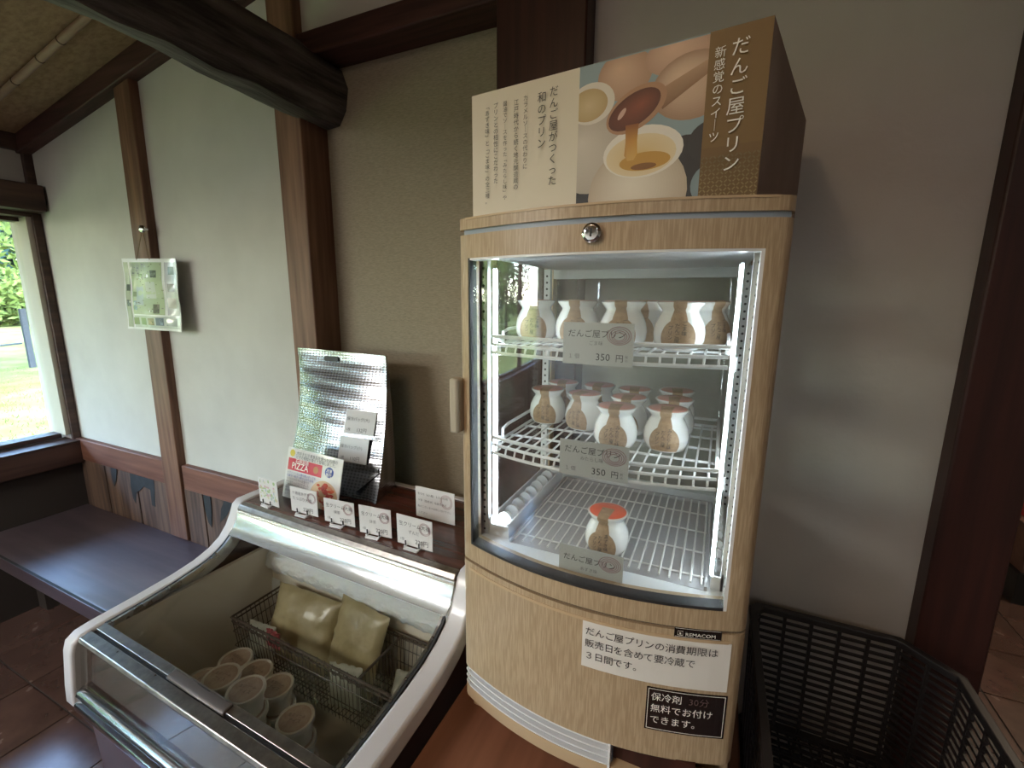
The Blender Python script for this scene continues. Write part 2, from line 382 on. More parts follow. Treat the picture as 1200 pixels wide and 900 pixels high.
# back wall: white plaster left of the corner post, cloth-covered recess, dim plaster right
wb = MB(); wb.prism([(XL-.1, -.70), (-1.2, -.70), (-1.2, CZ(-1.2)+.02), (XL-.1, CZ(XL-.1)+.02)], YW, YW+.1, 'y')
wb = wb.build('wall_back', 'plaster'); struct(wb, 'white plaster wall above the plank dado')
MB().box(-1.2, -.44, YW, YW+.1, .70, CZ(-.4)+.05).build('upper_panel', 'plaster', wb)
MB().box(-1.2, -.40, YO, YO+.06, FL, .72).build('cloth_panel', 'cloth_wall', wb)
MB().box(-.40, .47, YW, YW+.1, FL, 1.35).build('right_panel', 'plaster_dim', wb)
MB().box(XL-.1, -1.2, 1.055, YW+.1, FL, -.70).build('dado_backing', 'dark_wall', wb)
# left wall with its long window
wl = MB(); wl.box(XL-.22, XL, -3.3, YW+.1, FL, -.70); wl.box(XL-.22, XL, -3.3, YW+.1, .345, CZ(XL)+.12)
wl.box(XL-.22, XL, 1.03, YW+.1, -.7, .345); wl.box(XL-.22, XL, -3.3, -3.1, -.7, .345)
wl = wl.build('wall_left', ['plaster_dim']); struct(wl, 'window wall with a dark lower part under the sill')
MB().box(XL, XL+.012, -3.2, 1.05, FL, -.80).build('lower_boarding', 'dark_wall', wl)
# ceiling
ce = MB(); ce.prism([(XL-1.2, CZ(XL-1.2)), (.6, CZ(.6)), (3.3, CZ(.6)), (3.3, CZ(.6)+.15), (.5, CZ(.6)+.15), (XL-1.2, CZ(XL-1.2)+.15)], -3.6, 1.3, 'y')
ce = ce.build('ceiling', 'ceiling_weave'); struct(ce, 'sloping woven brown ceiling')
MB().box(.45, 3.3, 1.1, 3.7, 1.2, 1.35).build('far_ceiling', 'dark_wall', ce)
# walls behind the camera and round the far room
wr = MB(); wr.box(-3.05, 3.3, -3.4, -3.3, FL, 1.35)
wr = wr.build('wall_front', 'plaster_dim'); struct(wr, 'plaster wall behind the camera')
struct(MB().box(3.2, 3.3, -3.4, 3.7, FL, 1.35).build('wall_right', 'plaster_dim'), 'plaster wall on the far right side')
struct(MB().box(.45, 3.3, 3.6, 3.7, FL, 1.35).build('wall_far', 'plaster_dim'), 'plaster wall of the room beyond the opening')
struct(MB().box(.37, .47, YW+.1, 3.6, FL, 1.35).build('wall_side', 'plaster_dim'), 'side wall of the room beyond the opening')
# trims: posts, beams, rafter
def trim(n, m_, label, mb, bev=.004): return struct(mb.build('trim_%d' % n, m_, bevel=bev), label)
trim(1, 'post_wood', 'brown post on the white wall, with the notice hung on it', MB().hexa([(-2.105, 1.03, -1.03), (-1.985, 1.03, -1.03), (-1.985, YW+.02, -1.03), (-2.105, YW+.02, -1.03)], [(-2.055, 1.03, .80), (-1.955, 1.03, .80), (-1.955, YW+.02, .80), (-2.055, YW+.02, .80)]))
trim(2, 'post_wood', 'brown corner post between the white wall and the cloth recess', MB().box(-1.248, -1.145, 1.03, YO+.03, FL, CZ(-1.2)))
trim(3, 'red_post_wood', 'dark red post behind the refrigerator and its display box', MB().box(-.502, -.297, 1.0, 1.12, FL, CZ(-.4)))
trim(4, 'red_post_wood', 'wide dark red post at the right end of the wall', MB().box(.392, .497, 1.018, 1.2, FL, 1.3))
trim(5, 'beam_wood', 'horizontal beam over the cloth recess', MB().box(-1.145, -.502, 1.035, YO+.02, .655, .715))
trim(6, 'beam_wood', 'sloping rafter where white wall and ceiling meet', MB().prism([(XL, CZ(XL)-.07), (-.5, CZ(-.5)-.07), (-.5, CZ(-.5)+.01), (XL, CZ(XL)+.01)], 1.015, YW+.02, 'y'))
trim(7, 'beam_wood_y', 'thick lintel beam over the window, its end at the corner', MB().box(XL-.02, -2.73, -3.2, 1.05, .353, .462))
trim(8, 'beam_wood_y', 'narrow dark corner strip above the lintel', MB().box(XL-.01, XL+.025, 1.03, YW+.01, .462, CZ(XL)), .002)
# pegs in the lintel end
for zz in (.425, .395):
    pass
MB().box(XL-.01, XL+.03, -3.2, 1.03, CZ(XL)-.06, CZ(XL)+.01).build('wall_plate', 'beam_wood_y', wl)
# log beam along Y
lg = MB(); prof = [(-1.255, .565), (-1.225, .52), (-1.165, .505), (-1.10, .50), (-1.075, .545), (-1.072, .60), (-1.09, .65), (-1.14, .69), (-1.20, .70), (-1.25, .66)]
ringsL = []; rr = random.Random(3)
for k in range(46):
    y = YO+.005-k*(4.3/45); row = []
    for q, (x, z) in enumerate(prof):
        a = 1.0; sway = .012*sin(y*2.1)+.008*sin(y*5.3+1)
        jx, jz = rr.uniform(-.006, .006), rr.uniform(-.006, .006)
        shift = .075*max(0, min(1, (1.05-y)/.55)) if q in (0, 1, 9) else .02*max(0, min(1, (1.05-y)/.5))
        row.append((x+shift*(1 if q in (0, 1, 9) else .8)+sway+jx, y, z+jz+.01*sin(y*3)))
    row.append(row[0]); ringsL.append(row)
lg.sheet(ringsL); lg.add(ringsL[0][:-1], [tuple(range(10))[::-1]]); lg.add(ringsL[-1][:-1], [tuple(range(10))])
lo = lg.build('trim_9', 'log_bark', rec=True, smooth=True, angle=35); struct(lo, 'rough dark adzed log beam running out of the wall overhead')
# dado: rail and planks
trim(10, 'rail_wood', 'reddish wooden rail on top of the plank dado', MB().box(XL, -2.08, 1.036, YW+.01, -.795, -.690).box(-1.97, -1.248, 1.036, YW+.01, -.795, -.690), .003)
pl = thing('plank_dado', 'old stained vertical plank dado below the reddish rail', 'wainscot', (-2.04, 1.045, FL))
pl['kind'] = 'structure'; del pl['category']; pl.name = 'trim_11'; WM['trim_11'] = WM.get('plank_dado')
x = XL
planks = []
for k, wd in enumerate([.11, .12, .135, .125, .115, .13, .115, .12, .13, .12, .13, .12, .13, .12]):
    x1 = min(x+wd, -1.25)
    if x1-x < .02: break
    o = MB().box(x+.0015, x1-.0015, 1.043-.003*(k % 2), 1.056, FL, -.797).build('plank', 'plank_wood', pl); planks.append((o, x, x1)); x = x1
def stain(pts, y=1.0390):
    P = [PY(px, py, y) for px, py in pts]; cx = sum(p.x for p in P)/len(P)
    pk = min(planks, key=lambda q: abs((q[1]+q[2])/2-cx))[0]
    MB().add(P+[p+Vector((0, .0012, 0)) for p in P], [tuple(range(len(P)))]+[(i, (i+1) % len(P), len(P)+(i+1) % len(P), len(P)+i) for i in range(len(P))]).build('dark_stain', 'stain', pk)
stain([(129, 544), (137, 546), (136, 563), (134, 570), (131, 560)])
stain([(152, 551), (180, 558), (181, 575), (182, 594), (178, 592), (176, 574), (168, 570), (164, 575), (160, 577), (159, 590), (156, 584), (153, 570)])
stain([(237, 574), (246, 577), (248, 600), (248, 618), (244, 612), (240, 596)])
stain([(264, 584), (274, 586), (266, 604), (258, 612), (259, 596)])

# window_1: frames, panes, reveal
wi = thing('window_1', 'long window with light reveal looking on to the lawn', 'window', (-2.9, -1.1, -.68)); del wi['category']; struct(wi)
MB().box(XL-.005, XL+.015, 1.028, 1.058, -.70, .353).build('window_casing', 'beam_wood_y', wi, bevel=.002)
MB().box(-2.96, XL-.004, 1.010, 1.030, -.672, .345).build('window_reveal', 'white_reveal', wi)
MB().box(-2.96, -2.90, -3.1, 1.012, .318, .345).box(-2.96, XL+.01, -3.1, 1.03, .335, .353).build('head_frame', 'beam_wood_y', wi)
MB().box(-2.96, -2.88, -3.1, 1.012, -.69, -.668).build('bottom_frame', 'sill_wood', wi, bevel=.002)
for y in (-.62, -2.05): MB().box(-2.97, -2.85, y-.045, y+.045, -.69, .345).build('mullion', 'beam_wood_y', wi, bevel=.003)
for y0, y1 in ((-.575, 1.012), (-2.005, -.665), (-3.1, -2.095)): MB().box(-2.935, -2.931, y0, y1, -.668, .32).build('pane', 'pane', wi)
si = MB().box(XL-.02, -2.777, -3.2, 1.052, -.807, -.702).build('trim_12', 'sill_wood', bevel=.004); struct(si, 'dark board under the window with a light worn sill edge')
MB().box(-2.90, -2.773, -3.2, 1.054, -.703, -.694).build('sill_board', 'sill_wood', si, bevel=.002)
# ceiling bamboo
bb = MB(); a, b = Vector((-2.75, .875, CZ(-2.75)-.012)), Vector((-1.1, .868, CZ(-1.1)-.012)); bb.tube([a.lerp(b, k/10) for k in range(11)], .0115, 10)
bo = bb.build('bamboo_pole', 'bamboo', smooth=True); tag(bo, 'thin bamboo pole fixed under the sloping brown ceiling', 'pole')
for f in (.05, .13, .25, .37, .46, .62, .8): c_ = a.lerp(b, f); d_ = (b-a).normalized(); MB().tube([c_-d_*.002, c_+d_*.002], .0132, 10).build('node_ring', 'bamboo_node', bo)
# bench
be = thing('bench', 'long dark wooden bench under the window, worn edge', 'bench', (-2.0, .85, FL))
bt = MB(); bt.slab([[(x, y, -1.035+R.uniform(-.0012, .0012)) for x in [XL+.005+i*.17 for i in range(10)]+[-1.22]] for y in (.640, .655, .75, .85, .95, 1.038)], [[(x, y, -1.098) for x in [XL+.005+i*.17 for i in range(10)]+[-1.22]] for y in (.645, .655, .75, .85, .95, 1.038)])
bt.build('seat_board', 'bench_wood', be, rec=True)
MB().box(XL+.02, -1.24, .642, .650, -1.034, -1.0335).build('edge_groove', 'stain', be)
for x in (-2.78, -1.75, -1.3): MB().box(x-.04, x+.04, .80, 1.03, FL, -1.098).build('leg', 'dark_wall', be)
MB().box(XL+.02, -1.23, 1.0, 1.03, FL, -1.098).build('back_rail', 'dark_wall', be)

# ============================================================ OUTDOORS
gr = MB(); n_ = 30
gr.sheet([[(-2.9-90*(i/n_)**2.2, -60+120*j/24, -1.62+.02*sin(i*1.3+j)*min(1, i/3)+.30*(i/n_)**1.2) for i in range(n_+1)] for j in range(25)], flip=True)
go = gr.build('lawn', 'grass', smooth=True); struct(go, 'sunlit green lawn outside the window')
bl = MB(); rb = random.Random(11)
for k in range(26000):
    x = -3.4-10*rb.random()**1.6; y = rb.uniform(-2.0, 9) if x < -5 else rb.uniform(-1, 4); h_ = rb.uniform(.02, .055); a = rb.uniform(0, pi); dx, dy = .007*cos(a), .007*sin(a); l = rb.uniform(-.03, .03)
    z = -1.62+.30*((-x-2.9)/90)**(1.2/2.2)-.005
    bl.add([(x-dx, y-dy, z), (x+dx, y+dy, z), (x+l, y+l*.6, z+h_)], [(0, 1, 2)])
tag(bl.build('grass_blades', 'blade'), 'short sunlit grass of the lawn', 'grass', kind='stuff')
# paddock posts with wires
for k, (px, py, top) in enumerate(((38, 427, 378), (49, 411, 377))):
    P = PZ(px, py, -1.45); Pt = PY(px-7, top, P.y)
    o = MB().box(P.x-.045, P.x+.045, P.y-.045, P.y+.045, -1.62, -.30 if k == 0 else -.35).build('fence_post', 'fence_metal')
    tag(o, ['nearer grey post standing on the lawn outside the window', 'farther grey post standing on the lawn outside the window'][k], 'post', 'posts on the lawn')
p1 = PZ(38, 427, -1.45); q1 = PZ(-60, 398, -1.45)
tag(MB().tube([(p1.x, p1.y-.1, -1.0), (p1.x+6, p1.y-9, -1.0)], .02, 5).build('fence_wire', 'fence_metal'), 'thin rail running from the nearer post across the lawn', 'rail')
def foliage(name, label, c, rad, n, size, ml, seed, trunk=None, droop=0, cat='tree'):
    rg = random.Random(seed); m_ = MB()
    for k in range(n):
        while True:
            d = Vector((rg.uniform(-1, 1), rg.uniform(-1, 1), rg.uniform(-1, 1)))
            if d.length < 1 and d.length > rg.uniform(0, .95): break
        lump = 1+.22*sin(d.x*5+seed)*cos(d.z*6+seed*2)*1.0+.1*sin(d.y*11)
        p = Vector(c)+Vector((d.x*rad[0]*lump, d.y*rad[1]*lump, d.z*rad[2]*lump)); s_ = size*rg.uniform(.6, 1.3)
        a = Vector((rg.gauss(0, 1), rg.gauss(0, 1), rg.gauss(0, .6)-droop)).normalized(); b_ = a.cross(Vector((rg.gauss(0, 1), rg.gauss(0, 1), rg.gauss(0, 1)))).normalized()
        m_.add([p-a*s_, p+b_*s_*.42, p+a*s_, p-b_*s_*.42], [(0, 1, 2, 3)])
    base = (c[0], c[1], -1.6)
    t_ = thing(name, label, cat, base); tag(m_.build('foliage', ml, t_), kind='stuff')
    tr = MB(); top = Vector((c[0], c[1], c[2])); bs = Vector(base); r0 = trunk or rad[0]*.06
    tr.tube([bs+(top-bs)*k/4+Vector((.1*sin(k+seed), .1*cos(k*2), 0))*r0*4 for k in range(5)], [r0*(1-.18*k) for k in range(5)], 8)
    for k in range(5):
        e = Vector((rg.uniform(-1, 1)*rad[0]*.7, rg.uniform(-1, 1)*rad[1]*.7, rg.uniform(-.2, .6)*rad[2])); s0 = bs+(top-bs)*(.55+.08*k)
        tr.tube([s0, s0.lerp(top+e, .5)+Vector((0, 0, .1*rad[2])), top+e], [r0*.4, r0*.25, r0*.08], 6)
    tr.build('trunk', 'bark', t_, smooth=True); return t_
foliage('hanging_tree', 'light green tree hanging into the top of the window view', (-12.2, 2.5, 2.0), (2.8, 3.4, 2.5), 14000, .075, 'leaf_light', 1, .16, .8)
foliage('shade_tree', 'broad green tree on the lawn, seen mirrored in the refrigerator door', (-11, -4.4, 1.5), (3.0, 2.7, 2.4), 7000, .13, 'leaf_light', 2, .2, .3)
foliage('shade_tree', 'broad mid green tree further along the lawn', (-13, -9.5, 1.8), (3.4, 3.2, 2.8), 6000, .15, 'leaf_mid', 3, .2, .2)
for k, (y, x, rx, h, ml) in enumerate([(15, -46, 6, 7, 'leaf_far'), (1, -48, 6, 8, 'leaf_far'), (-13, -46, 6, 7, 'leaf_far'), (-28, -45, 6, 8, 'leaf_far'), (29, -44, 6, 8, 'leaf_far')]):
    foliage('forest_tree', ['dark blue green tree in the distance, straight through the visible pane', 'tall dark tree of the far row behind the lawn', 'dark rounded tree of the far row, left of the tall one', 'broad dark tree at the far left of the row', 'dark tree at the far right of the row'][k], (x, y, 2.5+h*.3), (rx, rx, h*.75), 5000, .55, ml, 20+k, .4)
for k, (y, x) in enumerate([(9.5, -31), (15.6, -30), (3.6, -31), (-2.4, -31), (-8.6, -31)]):
    foliage('round_shrub', ['bright green shrub at the far edge of the lawn, in the visible pane', 'bright green shrub right of the one in the visible pane', 'bright shrub left of the one in the visible pane', 'bright shrub in the middle of the far lawn edge', 'bright shrub at the left of the far lawn edge'][k], (x, y, -.3), (2.4, 2.4, 1.3), 3500, .22, 'leaf_light', 40+k, .1, cat='shrub')

# ============================================================ REFRIGERATOR
X0, X1, XC = -.367, .065, -.151
def yf(x, off=0):
    u = (x-XC)/.216; y = .604-.044*(1-min(1, u*u)); d = min(x-X0, X1-x); r = .012
    if d < r: y += r-sqrt(max(0, r*r-(r-d)**2))
    return y+off
def xs(a, b, n=22):
    L_ = [a+(b-a)*k/n for k in range(n+1)]
    for e, s in ((X0, 1), (X1, -1)):
        if abs((a if s == 1 else b)-e) < 1e-6: L_ += [e+s*q for q in (.0008, .003, .006, .009)]
    return sorted(set(L_))
def curved(mb, a, b, z0, z1, off=0, th=.02, n=22):
    X = xs(a, b, n); ye = max(yf(a), yf(b)) if th is None else None
    A = [[(x, yf(x, off), z) for x in X] for z in (z0, z1)]
    B = [[(x, yf(x, off)+th, z) for x in X] for z in (z0, z1)]
    return mb.slab(A, B)
fr = thing('showcase_refrigerator', 'beige wood-grain countertop showcase refrigerator with bowed lit glass door', 'refrigerator', (XC, .80, -.745))
# body: base cabinet, corner frames, roof
mb = MB(); curved(mb, X0, X1, -.644, -.436, 0, .02); mb.box(X0+.002, X1-.002, .622, .99, -.70, -.437)
mb.build('base_cabinet', 'fridge_grain', fr, rec=True, smooth=True)
mb = MB(); curved(mb, X0, X1, -.706, -.684, .001, .03); curved(mb, X0+.012, X0+.0125, -.684, -.644, .004, .01, 2); curved(mb, -.088, -.03, -.684, -.682, .0, .02, 6)
mb.build('base_plinth', 'fridge_edge', fr, rec=True, smooth=True)
mb = MB(); curved(mb, X0+.001, X1-.001, -.450, -.4455, -.0012, .004); mb.build('trim_line', 'fridge_edge', fr, rec=True, smooth=True)
g_ = MB(); curved(g_, X0+.004, -.093, -.686, -.643, .010, .006).build('grille_back', 'louver_dark', fr, rec=True)
for k in range(4):
    m_ = MB(); z = -.6825+.0118*k; curved(m_, X0+.003, -.094, z, z+.0026, .0005, .010); m_.build('grille_slat', 'white_plastic', fr, rec=True, smooth=True)
m_ = MB(); m_.box(-.098, -.0945, yf(-.096)-.001, yf(-.096)+.014, -.686, -.643); m_.build('grille_end', 'white_plastic', fr)
MB().box(-.094, .02, .58, .622, -.686, -.643).build('service_recess', 'red_post_wood', fr)
m_ = MB(); curved(m_, -.0, .055, -.690, -.662, -.0005, .008, 8); m_.build('small_grille', 'white_plastic', fr, rec=True)
for q in range(3): m_ = MB(); curved(m_, .004, .051, -.686+.008*q, -.682+.008*q, -.0012, .002, 8); m_.build('small_grille_slot', 'grey_plastic', fr, rec=True)
for x in (-.345, .043):
    for y in (.635, .965): MB().prism([(x-.014, y-.014), (x+.014, y-.014), (x+.014, y+.014), (x-.014, y+.014)], -.745, -.704).build('foot', 'fridge_edge' if y < .7 else 'black', fr, bevel=.003)
# corner frames and roof
for x0, x1 in ((X0+.002, X0+.024), (X1-.024, X1-.002)):
    for y0, y1 in ((.640, .655), (.965, .99)): MB().box(x0, x1, y0, y1, -.437, .094).build('corner_frame', 'fridge_edge', fr)
mb = MB(); curved(mb, X0, X1, .0955, .1115, -.001, .03); mb.box(X0+.001, X1-.001, .63, .99, .068, .1115)
mb.build('roof_cap', 'fridge_grain', fr, rec=True, smooth=True)
mb = MB(); curved(mb, X0+.001, X1-.001, .109, .1118, -.0022, .010); mb.build('roof_edge', 'fridge_edge', fr, rec=True, smooth=True)
mb = MB(); curved(mb, X0+.012, X1-.004, .0885, .0965, .004, .02); mb.build('groove_strip', 'louver', fr, rec=True)
MB().box(X0+.03, X1-.03, .64, .965, .058, .069).build('interior_roof', 'white_plastic', fr)
MB().box(X0+.02, X1-.02, .63, .985, -.44, -.415).build('interior_floor', 'white_plastic', fr)
mb = MB(); curved(mb, X0+.022, X1-.024, -.412, -.4045, .008, .07); mb.build('sill_strip', 'white_plastic', fr, rec=True)
# door
GX0, GX1, GZ0, GZ1 = -.345, .0385, -.402, .0555
do = MB()
curved(do, X0, X1, GZ1, .0885, 0, .034); curved(do, X0, X1, -.431, GZ0, 0, .034); curved(do, X0, GX0, GZ0, GZ1, 0, .034, 4); curved(do, GX1, X1, GZ0, GZ1, 0, .034, 4)
do = do.build('door', 'fridge_grain', fr, rec=True, smooth=True)
mb = MB(); curved(mb, GX0-.0005, GX1+.0005, GZ0-.001, GZ0+.004, .0006, .02); curved(mb, GX0-.001, GX0+.0035, GZ0, GZ1, .0006, .02, 2); mb.build('gasket', 'gasket', do, rec=True)
mb = MB(); curved(mb, GX1-.004, GX1+.001, GZ0, GZ1, .0006, .02, 2); curved(mb, GX0, GX1, GZ1-.003, GZ1+.0008, .0006, .02); mb.build('inner_frame', 'white_enamel', do, rec=True)
mb = MB(); curved(mb, GX0, GX1, GZ0, GZ1, .004, .004, 28); mb.build('door_glass', 'front_glass', do, rec=True, smooth=True, angle=60)
# dark strip in the gap between door and base
mb = MB(); curved(mb, X0, X1, -.434, -.431, .003, .02); mb.build('door_gap', 'gasket', fr, rec=True)
lk = MB(); L0 = PY(694, 273, .558); lk.lathe([(.0105, 0), (.0115, .003), (.0115, .007), (.009, .0085), (.0085, .0095), (.007, .0098)], n=24)
lk.v = [(L0.x+a, L0.y-c_+.003, L0.z+b) for a, b, c_ in lk.v]; lk = lk.build('lock', 'chrome', do, rec=True, smooth=True)
MB().box(L0.x-.001, L0.x+.001, L0.y-.0080, L0.y-.0066, L0.z-.005, L0.z+.005).build('keyhole', 'black', lk)
# handle on the left edge
m_ = MB(); m_.box(-.3755, -.360, .584, .606, -.212, -.124); m_.build('door_handle', 'white_reveal', do, bevel=.004)
MB().box(-.377, -.372, .588, .606, -.209, -.127).build('handle_edge', 'fridge_edge', do, bevel=.003)
# glass sides and back
for x in (X0+.010, X1-.012): MB().box(x, x+.003, .655, .965, -.437, .068).build('side_glass', 'side_glass', fr)
MB().box(X0+.024, X1-.024, .978, .981, -.437, .068).build('back_glass', 'side_glass', fr)
for z0, z1 in ((.04, .07), (-.437, -.40)): MB().box(X0+.024, X1-.024, .965, .99, z0, z1).build('back_frame', 'white_plastic', fr)
# pierced pilasters with led strips
for x, y, s in ((-.350, .640, 1), (.030, .640, -1), (-.350, .925, 1), (.030, .925, -1)):
    p_ = MB().box(x, x+.014, y, y+.012, -.41, .058).build('pilaster', 'white_enamel', fr)
    h_ = MB()
    for k in range(34): z = -.395+.0133*k; h_.prism([(x+.007+.0024*cos(a*pi/3), z+.0024*sin(a*pi/3)) for a in range(6)], y-.0008, y+.0002, 'y')
    tag(h_.build('holes', 'gasket', p_, rec=True), kind='stuff')
for x in (-.331, .0165):
    s_ = MB().box(x+.0005, x+.004, .648, .656, -.392, .045).build('led_strip', 'white_plastic', fr)
    d_ = MB()
    d_.box(x+.0012, x+.0032, .6470, .6482, -.388, .042); d_.box(x+(.0044 if x < 0 else -.0008), x+(.0053 if x < 0 else .0001), .650, .654, -.388, .042)
    tag(d_.build('leds', 'led', s_), kind='stuff')
    c_ = MB().box(x-.003 if x > 0 else x-.0015, x+.008 if x < 0 else x+.006, .6445, .6452, -.396, .048).build('led_cover', 'clear_sleeve', s_)
# wire shelves
def shelf(z, name, yb):
    a, b, y0, y1 = -.322, .012, .638, yb; m_ = MB(); r = .0023
    fz = lambda x: yf(x, .034)+.005
    # front double rail follows the bow of the door
    X = [a+(b-a)*k/16 for k in range(17)]
    m_.tube([(a, y0+.03, z+.0)]+[(x, fz(x)+.004, z+.012) for x in X]+[(b, y0+.03, z)], .0030, 8)
    sh = m_.build('wire_shelf', 'white_enamel', fr, smooth=True)
    m_ = MB(); m_.tube([(x, fz(x), z-.013) for x in X], .0026, 8); m_.tube([(x, fz(x)+.006, z-.001) for x in X], .0026, 8); m_.build('front_rail', 'white_enamel', sh, smooth=True)
    m_ = MB()
    for k in range(19):
        x = a+.010+(b-a-.02)*k/18; m_.tube([(x, fz(x), z-.013), (x, fz(x)+.006, z-.001), (x, y1, z-.001)], .0016, 6)
    for y in (.70, .765, .83, .89): m_.tube([(a, y, z-.0035), (b, y, z-.0035)], .0020, 6)
    tag(m_.build('wires', 'white_enamel', sh, smooth=True), kind='stuff')
    for x in (a, b): m_ = MB(); m_.tube([(x, y0+.03, z), (x, y0+.03, z+.016), (x, y0+.05, z+.020), (x, y1-.02, z+.020), (x, y1, z+.014), (x, y1, z-.002)], .0027, 8); m_.tube([(x, y0+.03, z-.001), (x, y1, z-.001)], .0025, 8); m_.build('side_rail', 'white_enamel', sh, smooth=True)
    m_ = MB(); m_.tube([(a, y1, z+.012), (b, y1, z+.012)], .0026, 8); m_.tube([(a, y1, z-.001), (b, y1, z-.001)], .0026, 8); m_.build('back_rail', 'white_enamel', sh, smooth=True)
    for x in (a-.012, b+.004): MB().box(x, x+.008, .648, .668, z-.022, z-.003).build('bracket', 'clear_clip', sh)
    return sh
ZT, ZM, ZB = -.072, -.236, -.394
shelf(ZT, 'top', .905); shelf(ZM, 'mid', .905)
# floor tray with rack
TX0, TX1, TY0, TY1 = -.292, .014, .632, .93
tr = MB(); tr.box(TX0, TX1, TY0, TY1, -.411, -.404); tr.box(TX0, TX0+.004, TY0, TY1, -.404, -.398); tr.box(TX1-.004, TX1, TY0, TY1, -.404, -.398); tr.box(TX0+.004, TX1-.004, TY1-.004, TY1, -.404, -.398)
tr = tr.build('floor_tray', 'tray_white', fr)
m_ = MB()
for k in range(21): x = TX0+.008+(TX1-TX0-.016)*k/20; m_.tube([(x, TY0+.004, -.3985), (x, TY1-.006, -.3985)], .0016, 6)
for y in (.66, .73, .80, .87): m_.tube([(TX0+.005, y, -.4012), (TX1-.005, y, -.4012)], .0014, 6)
tag(m_.build('rack_wires', 'rack_metal', tr, smooth=True), kind='stuff')
# troughs with rows of round fins
for x0, x1 in ((-.334, -.297), (.018, .034)):
    t_ = MB(); t_.box(x0, x0+.003, .64, .925, -.414, -.372 if x0 < -.1 else -.385); t_.box(x1-.003, x1, .64, .925, -.414, -.378); t_.box(x0+.003, x1-.003, .64, .925, -.414, -.410); t_.box(x0+.003, x1-.003, .64, .643, -.41, -.384)
    t_ = t_.build('side_trough', 'white_plastic', fr)
    for k in range(9):
        f_ = MB(); y = .662+.0305*k; r = (x1-x0)*.5-.0035 if x0 < -.1 else .0085; n = 16; xc = (x0+x1)/2; hh = .019
        ring = [(r*cos(2*pi*i/n), hh*sin(2*pi*i/n)) for i in range(n)]
        for a_, sc, dy in ((0, 1, 0),): pass
        f_.hexa([(xc+a, y, -.388+b) for a, b in ring], [(xc+a*.75, y+.011, -.386+b*.75) for a, b in ring]); f_.build('fin', 'white_plastic', t_, rec=True, smooth=True, angle=50)
# stickers on the base panel
def onf(px, py): # point on the bowed front
    y = .575
    for _ in range(5): P = PY(px, py, y); y = yf(P.x)
    return P
def decal(name, corners, m_, label, cat, off=-.0008, nx=8, group=None, zr=None):
    tl, tr_, br, bl_ = [onf(*c) for c in corners]; zt, zb = (tl.z+tr_.z)/2, (bl_.z+br.z)/2; xa, xb = (tl.x+bl_.x)/2, (tr_.x+br.x)/2
    X = [xa+(xb-xa)*k/nx for k in range(nx+1)]
    mb = MB(); mb.slab([[(x, yf(x, off), z) for x in X] for z in (zb, zt)], [[(x, yf(x, -.0001), z) for x in X] for z in (zb, zt)])
    o = mb.build(name, m_, None if cat else fr, rec=True)
    if cat: tag(o, label, cat, group)
    return o, xa, xb, zb, zt
def ftext(s, size, mt, par, x, z, off=-.0012, sx=1.0, **k):
    """lettering bent along the bowed front: placed character group on the local tangent"""
    e = .02; w_ = size*sx*max(len(q) for q in s.split('\n')); xm = x+w_/2; sl = (yf(xm+e)-yf(xm-e))/(2*e)
    y0 = min(yf(x)-0, yf(x+w_)); ym = yf(xm)
    return text(s, size, mt, par, (x, ym+sl*(x-xm)+off, z), (1, sl, 0), (0, 0, 1), sx=sx, **k)
st, xa, xb, zb, zt = decal('notice_sticker', ((684, 723), (857, 758), (851, 819), (681, 771)), 'paper', 'white notice sticker about shelf life on the refrigerator base panel', 'sticker')
for k, s in enumerate(('だんご屋プリンの消費期限は', '販売日を含めて要冷蔵で', '３日間です。')):
    sz = .0138; z = zt-.0195-k*.0195; x = xa+.004
    for j in range(0, len(s), 3): ftext(s[j:j+3], sz, 'ink', st, x+j*sz*.965, z, sx=1.0)
st, xa, xb, zb, zt = decal('notice_plate', ((759, 797), (852, 822), (847, 871), (755, 847)), 'black_plate', 'black plate about free ice packs on the refrigerator base panel', 'sign')
for a, b, c, d in ((xa+.0022, xb-.0022, zt-.0030, zt-.0022), (xa+.0022, xb-.0022, zb+.0022, zb+.003), (xa+.0022, xa+.003, zb+.0022, zt-.0022), (xb-.003, xb-.0022, zb+.0022, zt-.0022)):
    m_ = MB(); X = [a+(b-a)*k/6 for k in range(7)]; m_.sheet([[(x, yf(x, -.0010), z) for x in X] for z in (c, d)]); m_.build('border_line', 'ink_white', st)
for k, s in enumerate(('保冷剤', '無料でお付け', 'できます。')):
    sz = .0138; x = xa+.006; z = zt-.0185-k*.0185
    for j in range(0, len(s), 3): ftext(s[j:j+3], sz, 'ink_white', st, x+j*sz*.98, z)
ftext('30分', .0138, 'ink_dim', st, xa+.054, zt-.0185)
st, xa, xb, zb, zt = decal('maker_badge', ((791, 731), (846, 743), (845, 754), (790, 742)), 'black_plate', None, None)
ftext('REMACOM', .0072, 'ink_white', st, xa+.0135, zb+.0036, off=-.0012, sx=1.12)
m_ = MB(); x_ = xa+.0045; m_.tube([(x_, yf(x_, -.0012), zb+.0033), (x_+.0062, yf(x_+.006, -.0012), zb+.0033), (x_+.0062, yf(x_+.006, -.0012), zb+.0095), (x_, yf(x_, -.0012), zb+.0095)], .00035, 4, closed=True); m_.box(x_+.0022, x_+.0042, yf(x_, -.0016), yf(x_, -.001), zb+.0055, zb+.0075); m_.build('badge_emblem', 'ink_white', st)
m_ = MB()
for c, d in ((zt-.0012, zt-.0007), (zb+.0007, zb+.0012)):
    X = [xa+.001+(xb-xa-.002)*k/6 for k in range(7)]; m_.sheet([[(x, yf(x, -.0010), z) for x in X] for z in (c, d)])
m_.build('badge_frame', 'ink_white', st)
